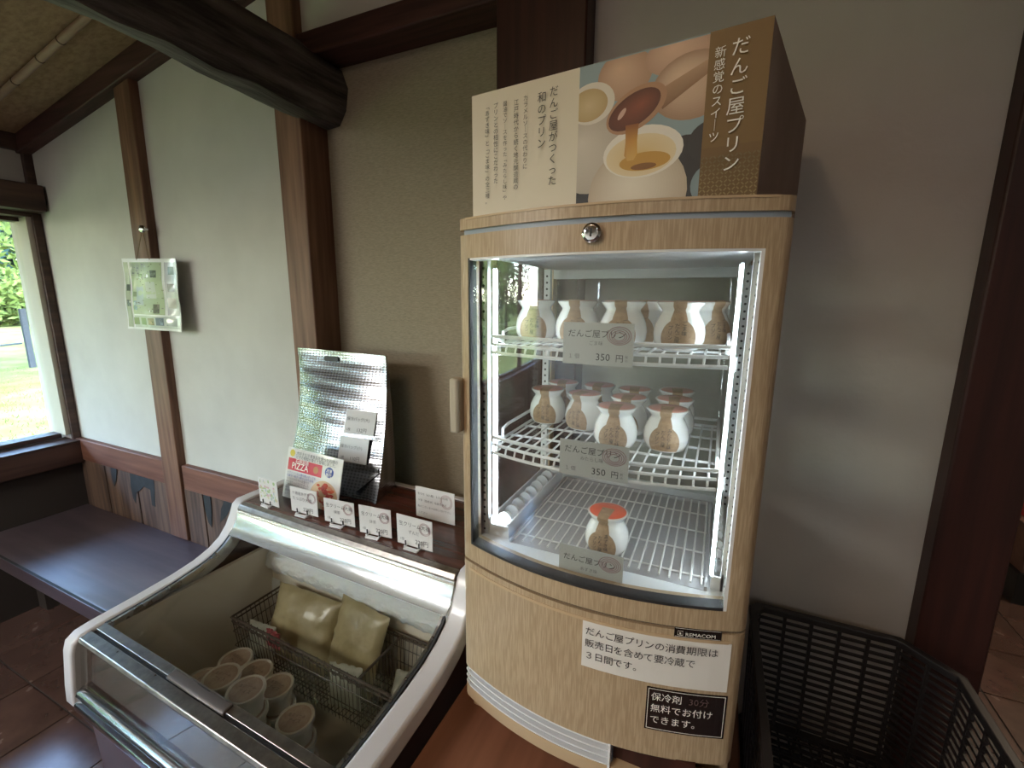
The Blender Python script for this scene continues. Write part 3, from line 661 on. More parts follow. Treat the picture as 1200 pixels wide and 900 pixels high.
# price cards inside the glass
def price_card(corners, flavour, label):
    tl, tr_, br, bl_ = [PY(px, py, .598) for px, py in corners]
    O = bl_; u = (tr_-tl).normalized(); u = Vector((1, 0, 0)); v = Vector((0, 0, 1)); W = tr_.x-tl.x; Hh = tl.z-bl_.z; y = .5955
    m_ = MB().box(O.x, O.x+W, y, y+.001, tl.z-Hh, tl.z); c = m_.build('price_card', 'card_grey'); tag(c, label, 'price card', 'price cards in the refrigerator')
    T = lambda s, sz, x, z, mt='ink', **k: text(s, sz*W, mt, c, (O.x+x*W, y, tl.z-z*Hh), (1, 0, 0), (0, 0, 1), **k)
    T('だんご屋プリン', .118, .07, .33); T(flavour, .068, .48, .52, 'ink_soft', align='CENTER'); T('１ 個', .075, .08, .85, 'ink_soft'); T('350', .14, .48, .88, bold=.006); T('円', .115, .76, .88); T('税\n込', .045, .89, .80, 'ink_soft')
    s_ = MB()
    for k, r in enumerate((.165, .135, .105, .075)): s_.tube([(O.x+W*(.80+r*cos(a*pi/12)), y-.0005, tl.z-W*(.17-r*.75*sin(a*pi/12)+.004*k)) for a in range(24)], .0005, 4, closed=True)
    s_.build('stamp', 'stamp_ink', c); return c
price_card(((659, 377), (742, 375), (741, 430), (660, 425)), 'ごま味', 'grey price card on the glass before the top shelf jars')
price_card(((658, 513), (739, 526), (735, 571), (656, 553)), 'みたらし味', 'grey price card on the glass before the middle shelf')
c3 = price_card(((657, 635), (732, 653), (727, 699), (655, 682)), 'あずき味', 'grey price card low on the glass, before the single jar')

# ---- pudding jars
JP = [(.022, 0), (.0285, .003), (.0335, .013), (.0345, .024), (.0325, .036), (.0275, .047), (.0245, .052), (.0245, .055), (.0285, .060), (.0310, .0635), (.0315, .0650), (.0300, .0662), (.0270, .0655)]
def jr(z):
    for (r0, z0), (r1, z1) in zip(JP, JP[1:]):
        if z0 <= z <= z1: return r0+(r1-r0)*(z-z0)/(z1-z0+1e-9)
    return .03
def make_jar(lines, film, label, loc, group, turn=0):
    t_ = thing('pudding_jar', label, 'pudding jar', loc, group, turn)
    MB().lathe(JP+[(.0262, .0640)], n=32, cap1=False).build('jar', 'pudding', t_, world=False, smooth=True, angle=60)
    MB().lathe([(.0295, .0655), (.0268, .0668), (.012, .0672), (.002, .0673)], n=28, cap0=False).build('lid_film', film, t_, world=False, smooth=True)
    def wl_(z): # half width of the teardrop
        if z > .058: return .0085
        if z > .045: return .0065+.003*(.058-z)/.013*1.2
        k = (z-.004)/.041; return .024*sqrt(max(0, 1-((k-.36)/.62)**2 if k < 1 else 0))*.92 if k < .93 else .0105
    Z = [.0045, .006, .009, .013, .018, .023, .028, .033, .037, .041, .044, .048, .052, .056, .060, .0635, .0662]
    g = []
    for z in Z:
        r = jr(min(z, .0655))+.0006; ww = min(wl_(z), r*.95); ma = math.asin(ww/r); g.append([(r*sin(a), -r*cos(a), z) for a in [ma*(-1+2*k/10) for k in range(11)]])
    # fold over the rim and across the lid
    for y, ww in ((-.026, .0085), (-.014, .009), (.004, .010)): g.append([(ww*(-1+2*k/10), y, .0682) for k in range(11)])
    lb = MB().sheet(g).build('label', 'kraft', t_, world=False, smooth=True)
    for j, s in enumerate(lines):
        sz = .0070; key = vert(s); x = .0072-j*.0088-.0032; z0 = .0385-j*.003
        c = bpy.data.curves.new('t', 'FONT'); c.body = key; c.size = 1; c.space_line = .93; c.resolution_u = 1
        o = bpy.data.objects.new('t', c); C.objects.link(o); bpy.context.view_layer.update()
        me = bpy.data.meshes.new_from_object(o.evaluated_get(bpy.context.evaluated_depsgraph_get())); bpy.data.objects.remove(o)
        for v in me.vertices:
            X = x+v.co.x*sz; z = z0+v.co.y*sz-.003; r = jr(max(.001, z))+.0011; X = max(-r*.95, min(r*.95, X)); v.co = (X, -sqrt(r*r-X*X), z)
        me.materials.clear(); me.materials.append(MC['ink']); me.name = 'lettering'
        o = bpy.data.objects.new('lettering', me); C.objects.link(o); o.parent = lb; WM[o.name] = wm(lb)
    return t_
GM = 'mitarashi puddings on the middle shelf'; GT = 'sesame puddings on the top shelf'
MJ = [(-.140, .709, 'kraft-labelled pudding jar, left of the two at the front of the middle shelf', .12), (-.064, .727, 'kraft-labelled pudding jar, right of the two at the front of the middle shelf', .02),
      (-.288, .795, 'kraft-labelled pudding jar at the left end of the middle shelf', .2), (-.213, .783, 'kraft-labelled pudding jar second from left on the middle shelf', -.45),
      (-.283, .872, 'pudding jar behind the leftmost one of the middle shelf', .3), (-.208, .872, 'pudding jar behind the second from left of the middle shelf', .1),
      (-.1345, .787, 'pudding jar right behind the front left jar of the middle shelf', .0), (-.138, .865, 'pudding jar third in line behind the front left jar, middle shelf', .2),
      (-.061, .805, 'pudding jar right behind the front right jar of the middle shelf', .1), (-.064, .883, 'pudding jar third in line behind the front right jar, middle shelf', .2)]
Lm = ('みたらし味', 'だんご屋', 'プリン')
face = lambda x, y: -atan2(-x, y)           # turned to the front
J0 = make_jar(Lm, 'film_pink', MJ[0][2], (MJ[0][0], MJ[0][1], ZM+.001), GM, MJ[0][3]*.5)
for x, y, l, r_ in MJ[1:]: copy_thing(J0, (x, y, ZM+.001), l, r_*.6)
TJ = [(-.052, .672, 'sesame pudding jar with brown label at the right front of the top shelf', .05), (-.130, .672, 'sesame pudding jar above the right end of the top price card', .05), (-.207, .700, 'sesame pudding jar above the left end of the top price card', .1),
      (-.020, .755, 'sesame pudding jar behind the rightmost front one on the top shelf', .6), (-.098, .755, 'sesame pudding jar peeking out between the two right front jars of the top shelf', -.5), (-.283, .715, 'sesame pudding jar at the left end of the top shelf', .2)]
J1 = make_jar(('ごま味', 'だんご屋', 'プリン'), 'film_pink', TJ[0][2], (TJ[0][0], TJ[0][1], ZT+.001), GT, TJ[0][3])
for x, y, l, r_ in TJ[1:]: copy_thing(J1, (x, y, ZT+.001), l, r_)
make_jar(('あずき味', 'だんご屋', 'プリン'), 'film_red', 'single red-bean pudding jar with red lid alone on the refrigerator floor rack', (-.137, .668, -.3965), None, -.05)

# ============================================================ DISPLAY BOX on the refrigerator
A_ = Vector((-.374, .664, .30)); B_ = Vector((.025, .620, .30)); Cc = Vector((.103, .975, .30)); D_ = Vector((-.290, .962, .30)); ZR = .1118
low = lambda p: Vector((p.x, p.y, ZR))
bx = thing('display_box', 'large printed pudding advertising box standing on the refrigerator', 'display box', ((A_.x+Cc.x)/2, (A_.y+Cc.y)/2, ZR))
MB().hexa([low(A_), low(B_), low(Cc), low(D_)], [A_, B_, Cc, D_]).build('carton', 'box_side', bx, rec=True)
nb = Vector((B_.y-A_.y, -(B_.x-A_.x), 0)).normalized()         # faces the camera
ub = (B_-A_).normalized()
def bp_(px, py): return PP(px, py, A_, nb)
up = lambda px, py: bp_(px, py)
pr = Print(lambda a, b: up(a, b), nb)
eL, eM, eR = (680, 680), (835, 817), 0
def quad(pts, col): pr.poly(pts, col)
def ipt(px, z): # point of the panel over pixel column px at height z
    pass
T_ = lambda P: (600+FPX*P.dot(Rv)/P.dot(Fv), 450-FPX*P.dot(Uv)/P.dot(Fv))
PA, PB, PAl, PBl = T_(A_), T_(B_), T_(low(A_)), T_(low(B_))
def edge(k): # panel line at fraction k of its width: top and bottom pixel
    P = A_.lerp(B_, k); return T_(P), T_(low(P))
def frac(px, py): P = bp_(px, py); return (P-A_).dot(ub)/(B_-A_).length
k1, k2 = frac(680, 79), frac(833, 38)
W_, Hb = (B_-A_).length, .30-ZR
# panel coordinates: s along the width, t up, both in metres
prn = Print(lambda s, t: low(A_)+ub*s+Vector((0, 0, t)), nb)
def st_(px, py): P = bp_(px, py); return ((P-A_).dot(ub), P.z-ZR)
s1, s2 = k1*W_, k2*W_
BX = (s1, .001, s2, Hb-.0015)
prn.rect(.0, .0, s1, Hb, (.66, .61, .50))
prn.rect(s1, .0, s2, Hb, (.24, .33, .37))
def eb(pxc, pyc, rx, ry, c0, c1=None, rot=0, off=(0, 0), pw=1.): # px-described ellipse on the print
    s, t = st_(pxc, pyc); q = abs(st_(pxc+10, pyc)[0]-s)/10; prn.blob(s, t, rx*q, ry*q*.92, c0, c1, rot, BX, off=off, pw=pw)
eb(800, 215, 60, 60, (.02, .02, .025)); eb(680, 225, 30, 14, (.02, .02, .025)); eb(835, 165, 30, 28, (.025, .025, .03)); eb(838, 215, 30, 30, (.26, .34, .38), (.2, .27, .3))
eb(732, 88, 32, 29, (.62, .42, .30), (.40, .25, .17), off=(-.2, .3)); eb(797, 62, 42, 26, (.66, .45, .33), (.44, .28, .2), off=(-.2, .3)); eb(812, 100, 50, 42, (.66, .48, .35), (.34, .21, .14), off=(-.3, .4), pw=1.5)
eb(690, 180, 42, 46, (.60, .55, .48), (.42, .37, .31), off=(-.2, .3)); eb(693, 122, 27, 23, (.66, .62, .55)); eb(690, 124, 22, 18, (.58, .46, .26), (.45, .33, .16))
eb(744, 228, 58, 60, (.72, .66, .56), (.46, .38, .29), off=(-.1, .2), pw=1.4); eb(752, 178, 47, 31, (.74, .70, .64)); eb(750, 182, 41, 25, (.62, .44, .18), (.70, .58, .38)); eb(755, 189, 30, 11, (.50, .27, .05)); eb(754, 195, 15, 4, (.22, .09, .02))
# spoon
H1, H2 = st_(772, 118), st_(836, 74); dx, dy = (H2[0]-H1[0]), (H2[1]-H1[1]); L_ = sqrt(dx*dx+dy*dy); nx_, ny_ = -dy/L_, dx/L_
prn.poly([(H1[0]-nx_*.012, H1[1]-ny_*.012), (H2[0]-nx_*.006, H2[1]-ny_*.006), (H2[0]+nx_*.007, H2[1]+ny_*.007), (H1[0]+nx_*.011, H1[1]+ny_*.011)], [(.20, .10, .05), (.30, .17, .10), (.46, .30, .19), (.38, .22, .13)], BX)
eb(745, 128, 37, 24, (.40, .22, .13), None, .42); eb(743, 129, 32, 19, (.24, .06, .03), (.09, .02, .01), .42, off=(.3, .3)); eb(729, 134, 7, 3, (.55, .35, .28), None, .9)
s, t = st_(741, 146); prn.poly([(s-.0085, t), (s+.0085, t), (s+.0075, t-.02), (s+.0085, t-.036), (s+.004, t-.043), (s-.004, t-.043), (s-.0085, t-.036), (s-.0075, t-.02)], [(.25, .08, .02), (.25, .08, .02), (.55, .28, .05), (.62, .34, .06), (.6, .36, .1), (.6, .36, .1), (.45, .2, .04), (.5, .24, .05)], BX)
prn.rect(s2, 0, W_, Hb, (.17, .095, .025)); prn.rect(s2, 0, W_, Hb*.34, (.15, .08, .02))
pt = prn.done('printed_panel', bx, 'print_matte')
# gold lattice at the foot of the brown strip
lt = Print(lambda s, t: low(A_)+ub*s+Vector((0, 0, t)), nb, .0018)
cw = (W_-s2)/7
for i in range(8):
    for j in range(6):
        cx, cy = s2+(i+(.0))*cw, j*cw+.004
        if cy > Hb*.36: continue
        g0 = .32-.03*j; col = (g0, g0*.72, g0*.30)
        for sgx in (1, -1):
            x0, x1 = cx, cx+sgx*cw*.5
            for sgy in (1, -1):
                q = [(cx+sgx*cw*.05, cy+sgy*cw*.18), (cx+sgx*cw*.18, cy+sgy*cw*.05), (cx+sgx*cw*.46, cy+sgy*cw*.36), (cx+sgx*cw*.36, cy+sgy*cw*.46)]
                lt.poly(q, col, (s2, .001, W_, Hb*.36))
tag(lt.done('gold_lattice', bx, 'print_matte'), kind='stuff')
def btext(s, size, mt, sx_, ttop, **k): # vertical column, sx_ = left of the column, in metres
    P = low(A_)+ub*sx_+Vector((0, 0, ttop-size*.88)); return text(vert(s), size, mt, bx, P, ub, (0, 0, 1), **k)
def col(s, px, py0, py1, mt, bold=0):
    a = st_(px, py0); b = st_(px+ (0), py1); size = (a[1]-b[1])/len(s); size_c = size*.98
    P = low(A_)+ub*(a[0]-size_c*.46)+Vector((0, 0, a[1]-size*.86))+nb*.0030
    return text(vert(s), size_c, mt, bx, P, ub, (0, 0, 1), lift=0, line=1.0/.98, bold=bold)
col('だんご屋プリン', 869, 43, 201, 'ink_white', .01); col('新感覚のスイーツ', 845, 55, 167, 'ink_white')
col('だんご屋がつくった', 650, 101, 218, 'ink', .005); col('和のプリン', 636, 108, 175, 'ink')
col('カラメルソースの代わりに', 617, 112, 199, 'ink'); col('江戸時代から続く地元醸造蔵の', 606, 117, 223, 'ink')
col('醤油でソースを作った「みたらし味」や', 593, 119, 235, 'ink'); col('プリンとの相性にこだわった', 582, 121, 216, 'ink'); col('「あずき味」と「ごま味」の全三種。', 572, 123, 240, 'ink')

# ============================================================ TABLE under the refrigerator
tb = thing('display_table', 'brown wooden table carrying the refrigerator', 'table', (-.16, .70, FL))
MB().box(-.395, .090, .30, 1.0, -.775, -.745).build('table_top', 'table_wood', tb, bevel=.003)
for x in (-.37, .065):
    for y in (.33, .97): MB().box(x-.02, x+.02, y-.02, y+.02, FL, -.775).build('leg', 'table_wood', tb)
MB().box(-.35, .045, .32, .34, -.86, -.775).build('apron', 'table_wood', tb)

# ============================================================ ICE CREAM FREEZER
FO = Vector((-1.135, .726, FL)); FR = radians(-1.653); FW = .693
fz = thing('display_freezer', 'low white-framed ice cream display freezer with sloping glass top and dark wood ledge', 'freezer', tuple(FO), None, FR)
def F(mb): mb.v = [(x, y, z+H) for x, y, z in mb.v]; return mb        # local x, y; z from the eye
def fl(x, y, z): return WM[fz.name] @ Vector((x, y, z+H))
FB = lambda mb, name, m_, par=None, **k: F(mb).build(name, m_, par or fz, world=False, **k)
prof = [(.30, -.545), (.06, -.545), (.012, -.546), (-.002, -.556), (-.012, -.582), (-.026, -.608), (-.046, -.632), (-.075, -.650), (-.115, -.664), (-.165, -.673), (-.245, -.681), (-.325, -.687), (-.352, -.691), (-.368, -.702), (-.374, -.722), (-.382, -.80), (-.384, -.835), (-.378, -.848)]
def off(pf, d):
    out = []
    for i, (y, z) in enumerate(pf):
        a, b = pf[max(0, i-1)], pf[min(len(pf)-1, i+1)]; ty, tz = b[0]-a[0], b[1]-a[1]; l = sqrt(ty*ty+tz*tz); out.append((y-tz/l*d*(1), z+ty/l*d*(1)))
    return out
inn = off(prof, .042)[:11]+[(-.315, -.729), (-.325, -.731), (-.331, -.735), (-.335, -.742), (-.342, -.80), (-.344, -.83), (-.344, -.845)]
for x0, x1 in ((-.036, .002), (FW-.002, FW+.042)):
    m_ = MB()
    m_.slab([[(x0, y, z) for y, z in prof], [(x1, y, z) for y, z in prof]], [[(x0, y, z) for y, z in inn], [(x1, y, z) for y, z in inn]])
    FB(m_, 'side_frame', 'freezer_white', rec=True, bevel=.007, angle=50, seg=3)
# body
m_ = MB()
front = [(-.365, -.845), (-.345, FL+.06), (.29, FL+.06), (.29, -.56)]
m_.prism([(-.355, -.846), (-.335, -1.39), (.29, -1.39), (.29, -.846)], -.028, -.005, 'x')
m_.prism([(-.355, -.846), (-.335, -1.39), (.29, -1.39), (.29, -.846)], FW+.005, FW+.032, 'x')
m_.prism([(-.362, -.846), (-.342, -1.39), (-.320, -1.39), (-.340, -.846)], -.005, FW+.005, 'x')
m_.box(-.005, FW+.005, .27, .29, -1.39, -.56); m_.box(-.005, FW+.005, -.33, .27, -1.39, -1.36)
FB(m_, 'cabinet_body', 'freezer_body', bevel=0)
sidep = [(.29, -.575)]+[(y, z) for y, z in off(prof, .03)[2:11]]+[(-.335, -.73), (-.345, -.85), (.29, -.85)]
for x in (-.024, FW+.008): FB(MB().prism(sidep, x, x+.018, 'x'), 'side_panel', 'freezer_body', rec=True)
for x in (.03, FW-.03):
    for y in (-.27, .22): FB(MB().lathe([(.02, FL), (.022, FL+.02), (.012, FL+.06)], (x, y, 0), 12), 'caster', 'black')
# ledge
le = FB(MB().box(-.0, FW+.002, .008, .29, -.575, -.550), 'ledge', 'ledge_wood', bevel=.003)
FB(MB().box(-.034, FW+.04, .284, .297, -.58, -.546), 'back_edge', 'freezer_white')
FB(MB().prism([(.012, -.549), (.012, -.560), (-.008, -.566), (-.010, -.560), (-.003, -.551)], .002, FW-.002, 'x'), 'front_strip', 'dark_steel', bevel=.001)
# steep upper canopy then glass lid
cp = [(-.008, -.564), (-.013, -.580), (-.020, -.596), (-.030, -.610), (-.041, -.6205)]; cpi = off(cp, .004)
m_ = MB(); m_.slab([[(x, y, z) for y, z in cp] for x in (.002, FW*.5, FW-.002)], [[(x, y, z) for y, z in cpi] for x in (.002, FW*.5, FW-.002)]); FB(m_, 'canopy', 'canopy', rec=True, smooth=True)
gp = [(-.040, -.6235), (-.055, -.637), (-.072, -.648), (-.095, -.6585), (-.13, -.668), (-.18, -.677), (-.24, -.685), (-.313, -.6905)]; gi = [(y, z-.004) for y, z in gp]
m_ = MB(); m_.slab([[(x, y, z) for y, z in gp] for x in (.012, FW*.5, FW-.014)], [[(x, y, z) for y, z in gi] for x in (.012, FW*.5, FW-.014)]); lid = FB(m_, 'glass_lid', 'freezer_glass', rec=True, smooth=True)
for xa, xb, mm in ((.002, .007, 'gasket'), (.008, .0135, 'steel'), (FW-.0135, FW-.008, 'steel'), (FW-.007, FW-.002, 'gasket')):
    m_ = MB(); p2 = gp; m_.slab([[(x, y, z+.002) for y, z in p2] for x in (xa, xb)], [[(x, y, z-.012) for y, z in p2] for x in (xa, xb)]); FB(m_, 'lid_channel', mm, rec=True)
FB(MB().prism([(-.313, -.6865), (-.313, -.702), (-.330, -.703), (-.330, -.6885)], .008, FW-.008, 'x'), 'lid_rail', 'dark_steel', bevel=.001)
FB(MB().box(.004, FW-.004, -.3365, -.329, -.712, -.695), 'rail_gap', 'gasket')
FB(MB().prism([(-.3365, -.6895), (-.3365, -.706), (-.352, -.708), (-.360, -.700), (-.357, -.6925)], .004, FW-.004, 'x'), 'top_strip', 'dark_steel', bevel=.0015)
h0 = MB().prism([(-.315, -.6885), (-.317, -.6825), (-.331, -.6835), (-.336, -.688), (-.333, -.694), (-.318, -.692)], .277, .445, 'x'); FB(h0, 'lid_handle', 'handle_grey', rec=True, bevel=.002)
FB(MB().box(.35, .385, -.3205, -.3190, -.6825, -.6815), 'handle_line', 'black')
# front glass under the strip
FB(MB().prism([(-.358, -.706), (-.353, -.706), (-.364, -.806), (-.369, -.806)], .006, FW-.006, 'x'), 'front_glass', 'freezer_glass')
FB(MB().prism([(-.366, -.800), (-.376, -.806), (-.380, -.815), (-.374, -.822), (-.350, -.822), (-.350, -.800)], .002, FW-.002, 'x'), 'bottom_rail', 'rail_steel', bevel=.002)
FB(MB().prism([(-.372, -.823), (-.384, -.830), (-.386, -.840), (-.378, -.846), (-.350, -.846), (-.350, -.823)], .002, FW-.002, 'x'), 'bumper', 'rail_steel', bevel=.002)
FB(MB().prism([(-.336, -.709), (-.339, -.709), (-.352, -.806), (-.347, -.806)], .004, FW-.004, 'x'), 'front_lining', 'front_lining')
# liner: floor, walls, kick
lb_ = MB()
lb_.box(.002, FW-.002, -.335, .075, -1.075, -1.045)
lb_.prism([(-.33, -1.05), (-.362, -.80), (-.352, -.80), (-.32, -1.05)], .002, FW-.002, 'x')
lb_.box(.002, FW-.002, .062, .075, -1.05, -.58); lb_.box(.002, .014, -.34, .062, -1.05, -.70); lb_.box(FW-.014, FW-.002, -.34, .062, -1.05, -.70)
lb_.prism([(.062, -.60), (.062, -.615), (-.010, -.575), (-.012, -.57), (-.0, -.566)], .002, FW-.002, 'x')
FB(lb_, 'liner', 'liner', rec=True)
rf = random.Random(5)
def frost(x0, x1, y, z0, z1, yl, par):
    nxx, nz = 70, 12; g = []
    for j in range(nz+1):
        row = []
        for i in range(nxx+1):
            x = x0+(x1-x0)*i/nxx; e = sin(pi*j/nz)**.6; row.append((x, y-yl*e*(.55+.45*rf.random()), z0+(z1-z0)*j/nz+(rf.uniform(-.004, .004) if 0 < j < nz else 0)-(.006*sin(i*.7)+.006*rf.random() if j == 0 else 0)))
        g.append(row)
    return FB(MB().sheet(g), 'frost', 'frost', par, rec=True, smooth=True, angle=80)
frost(.016, FW-.016, .062, -.775, -.715, .022, fz)
frost(.016, .05, .058, -.95, -.80, .008, fz)
# ---- ice cream cups
def make_cup(label, P, group):
    t_ = thing('ice_cream_cup', label, 'ice cream cup', P, group, R.uniform(-1, 1))
    MB().lathe([(.0265, 0), (.0275, .0008), (.0325, .042), (.0335, .046)], n=24).build('cup', 'cup_white', t_, world=False, smooth=True)
    l_ = MB().lathe([(.0335, .042), (.0365, .0425), (.0368, .050), (.0362, .0515), (.0335, .0518), (.0325, .0500), (.001, .0500)], n=28, cap1=False).build('lid', 'cup_white', t_, world=False, smooth=True)
    MB().lathe([(.0305, .0502), (.0305, .0506)], n=28).build('lid_print', 'cup_print', l_, world=False)
    MC.get('ink_soft')
    text('生クリーム', .0075, 'ink_soft', l_, WM[t_.name] @ Vector((-.019, .004, .0507)), WM[t_.name].to_3x3() @ Vector((1, 0, 0)), WM[t_.name].to_3x3() @ Vector((0, 1, 0)), lift=.0001, sx=1.0)
    text('アイス', .0095, 'ink_soft', l_, WM[t_.name] @ Vector((-.0135, -.009, .0507)), WM[t_.name].to_3x3() @ Vector((1, 0, 0)), WM[t_.name].to_3x3() @ Vector((0, 1, 0)), lift=.0001)
    return t_
CUPF = -1.0448; PIT_ = .0525
# px, py of the lid, number in the stack
ST = [(276, 772, 4, 'farthest back'), (259, 792, 5, 'large lid left of the middle'), (236, 797, 4, 'half hidden at the left end'), (299, 786, 4, 'between the two front lids, set back'), (288, 807, 5, 'nearest the lid handle in the middle'), (323, 803, 4, 'right of the middle lid'), (346, 841, 4, 'alone at the right end')]
G7 = 'ice cream cups in the freezer'; first = None; used = []
for px, py, n, desc in ST:
    zt = CUPF+n*PIT_-.0005; P = PZ(px, py, zt)
    loc = fz and (WM[fz.name].inverted() @ P)
    for k in range(n):
        lb = 'lidded ice cream cup, top of its stack, '+desc if k == n-1 else ('cup right under the top one, stack %s' % desc if k == n-2 else 'cup %s of the stack %s' % (['at the bottom', 'second from the bottom', 'third from the bottom'][k], desc))
        q = (P.x, P.y, CUPF+k*PIT_)
        if first is None: first = make_cup(lb, q, G7)
        else: copy_thing(first, q, lb, {0: -.2, 1: .1, 2: .5, 3: -.1, 4: .15, 5: .0, 6: .2}[ST.index((px, py, n, desc))]+.03*k)
# ---- wire basket with packs
def wlines(m_, P, Q, R_, S_, n, r): # n wires from edge PQ to edge SR
    for k in range(n+1): m_.tube([P.lerp(Q, k/n), S_.lerp(R_, k/n)], r, 4, cap=False)
b0 = WM[fz.name]
def mk_basket(name, label, x0, x1, y0, y1, zt, zb, div=None):
    t_ = thing(name, label, 'basket', fl((x0+x1)/2, (y0+y1)/2, zb), None, FR); V = lambda x, y, z: fl(x, y, z)
    def bld(m_, nm, **k): return m_.build(nm, 'wire_brown', t_, **k)
    m_ = MB(); m_.tube([V(x0, y0, zt), V(x1, y0, zt), V(x1, y1, zt), V(x0, y1, zt)], .0035, 6, closed=True)
    m_.tube([V(x0, y0, zt-.012), V(x1, y0, zt-.012), V(x1, y1, zt-.012), V(x0, y1, zt-.012)], .0025, 6, closed=True); bld(m_, 'rim', smooth=True)
    i_ = .012
    m_ = MB()
    for a, b in (((x0, y0), (x1, y0)), ((x1, y0), (x1, y1)), ((x1, y1), (x0, y1)), ((x0, y1), (x0, y0))):
        n = int((abs(a[0]-b[0])+abs(a[1]-b[1]))/.012)
        for k in range(n):
            p = V(a[0]+(b[0]-a[0])*k/n, a[1]+(b[1]-a[1])*k/n, zt); c = fl((x0+x1)/2, (y0+y1)/2, zb); q = Vector((p.x+(c.x-p.x)*.06, p.y+(c.y-p.y)*.06, c.z)); m_.tube([p, q], .0011, 4, cap=False)
        for z in (.3, .6):
            za = zt+(zb-zt)*z; m_.tube([V(a[0], a[1], za), V(b[0], b[1], za)], .0014, 4)
    n = int((x1-x0)/.014)
    for k in range(n+1): x = x0+i_+(x1-x0-2*i_)*k/n; m_.tube([V(x, y0+.008, zb+.0015), V(x, y1-.008, zb+.0015)], .0012, 4, cap=False)
    for k in range(9): y = y0+.01+(y1-y0-.02)*k/8; m_.tube([V(x0+.008, y, zb+.0035), V(x1-.008, y, zb+.0035)], .0012, 4, cap=False)
    tag(bld(m_, 'wires'), kind='stuff')
    if div:
        m_ = MB(); m_.tube([V(div, y0, zt-.002), V(div, y1, zt-.002)], .0032, 6)
        for k in range(14): y = y0+(y1-y0)*k/13; m_.tube([V(div, y, zt), V(div, y, zb)], .0012, 4)
        bld(m_, 'divider', smooth=True)
    # wrapped cord over the front rim
    m_ = MB(); pts = []
    for k in range(180): s = k/179; a = k*.9; p = V(x0+(x1-x0)*s, y0, zt-.006); pts.append(p+Vector((0, .006*cos(a), .010*sin(a))))
    m_.tube(pts, .0012, 4); bld(m_, 'rim_binding', smooth=True)
    m_ = MB() # feet hang on the liner
    return t_
bk = mk_basket('wire_basket', 'dark brown wire basket with a divider across the back of the freezer', .075, .665, -.098, .050, -.800, -.935, .50)
m_ = MB()
for x in (.09, .65):
    for y in (-.085, .04): m_.box(x-.004, x+.004, y-.004, y+.004, -1.045, -.935)
m_.v = [tuple(WM[fz.name] @ Vector((x, y, z+H))) for x, y, z in m_.v]; m_.build('support_leg', 'wire_brown', bk)
def pouch(name, label, mtl, x, y, z, w_, h_, d_, rot, lean, seed, seal=True):
    rg = random.Random(seed); nu, nv = 14, 12; A, B = [], []
    M = WM[fz.name] @ Matrix.Translation((x, y, z+H)) @ Matrix.Rotation(rot, 4, 'Z') @ Matrix.Rotation(lean, 4, 'X')
    for j in range(nv+1):
        ra, rb_ = [], []
        for i in range(nu+1):
            u, v = i/nu*2-1, j/nv; e = max(0, 1-u*u)**.5*max(0, sin(pi*min(1, max(0, v*1.0))))**.6
            wob = .0040*rg.uniform(-1, 1)*(e > 0); xx = u*w_/2*(1-.05*sin(pi*v)); zz = v*h_
            ra.append(M @ Vector((xx, -d_/2*e-.0008+wob, zz))); rb_.append(M @ Vector((xx, d_/2*e+.0008+wob, zz)))
        A.append(ra); B.append(rb_)
    o = MB().slab(A, B).build(name, mtl, rec=True, smooth=True, angle=70); return tag(o, label, 'bag', 'frozen packs in the freezer basket')
pouch('frozen_pack', 'large tan plastic pack leaning at the left in the freezer basket', 'bag_tan', .215, -.045, -.925, .22, .175, .05, .05, -.45, 1)
pouch('frozen_pack', 'tan plastic pack in the middle of the freezer basket', 'bag_tan', .39, -.035, -.925, .17, .19, .045, -.10, -.40, 2)
pouch('frozen_pack', 'small pale greenish white pack before the middle tan pack', 'bag_white', .43, -.075, -.925, .085, .10, .03, .2, -.15, 3)
pouch('frozen_pack', 'pale grey white pack lying in the small right compartment', 'bag_white', .585, -.045, -.920, .12, .10, .04, .3, -1.1, 4)
pouch('frozen_pack', 'clear whitish pack at the left end of the freezer basket', 'bag_white', .13, -.072, -.925, .09, .095, .025, .1, -.2, 5)
pouch('frozen_pack', 'small pink pack at the front rim of the freezer basket', 'bag_pink', .20, -.078, -.855, .045, .045, .010, .0, -.05, 6)
pouch('frozen_pack', 'pale crumpled pack at the right front corner of the freezer', 'bag_tan', .52, -.25, -1.04, .17, .12, .05, .1, -1.2, 7)

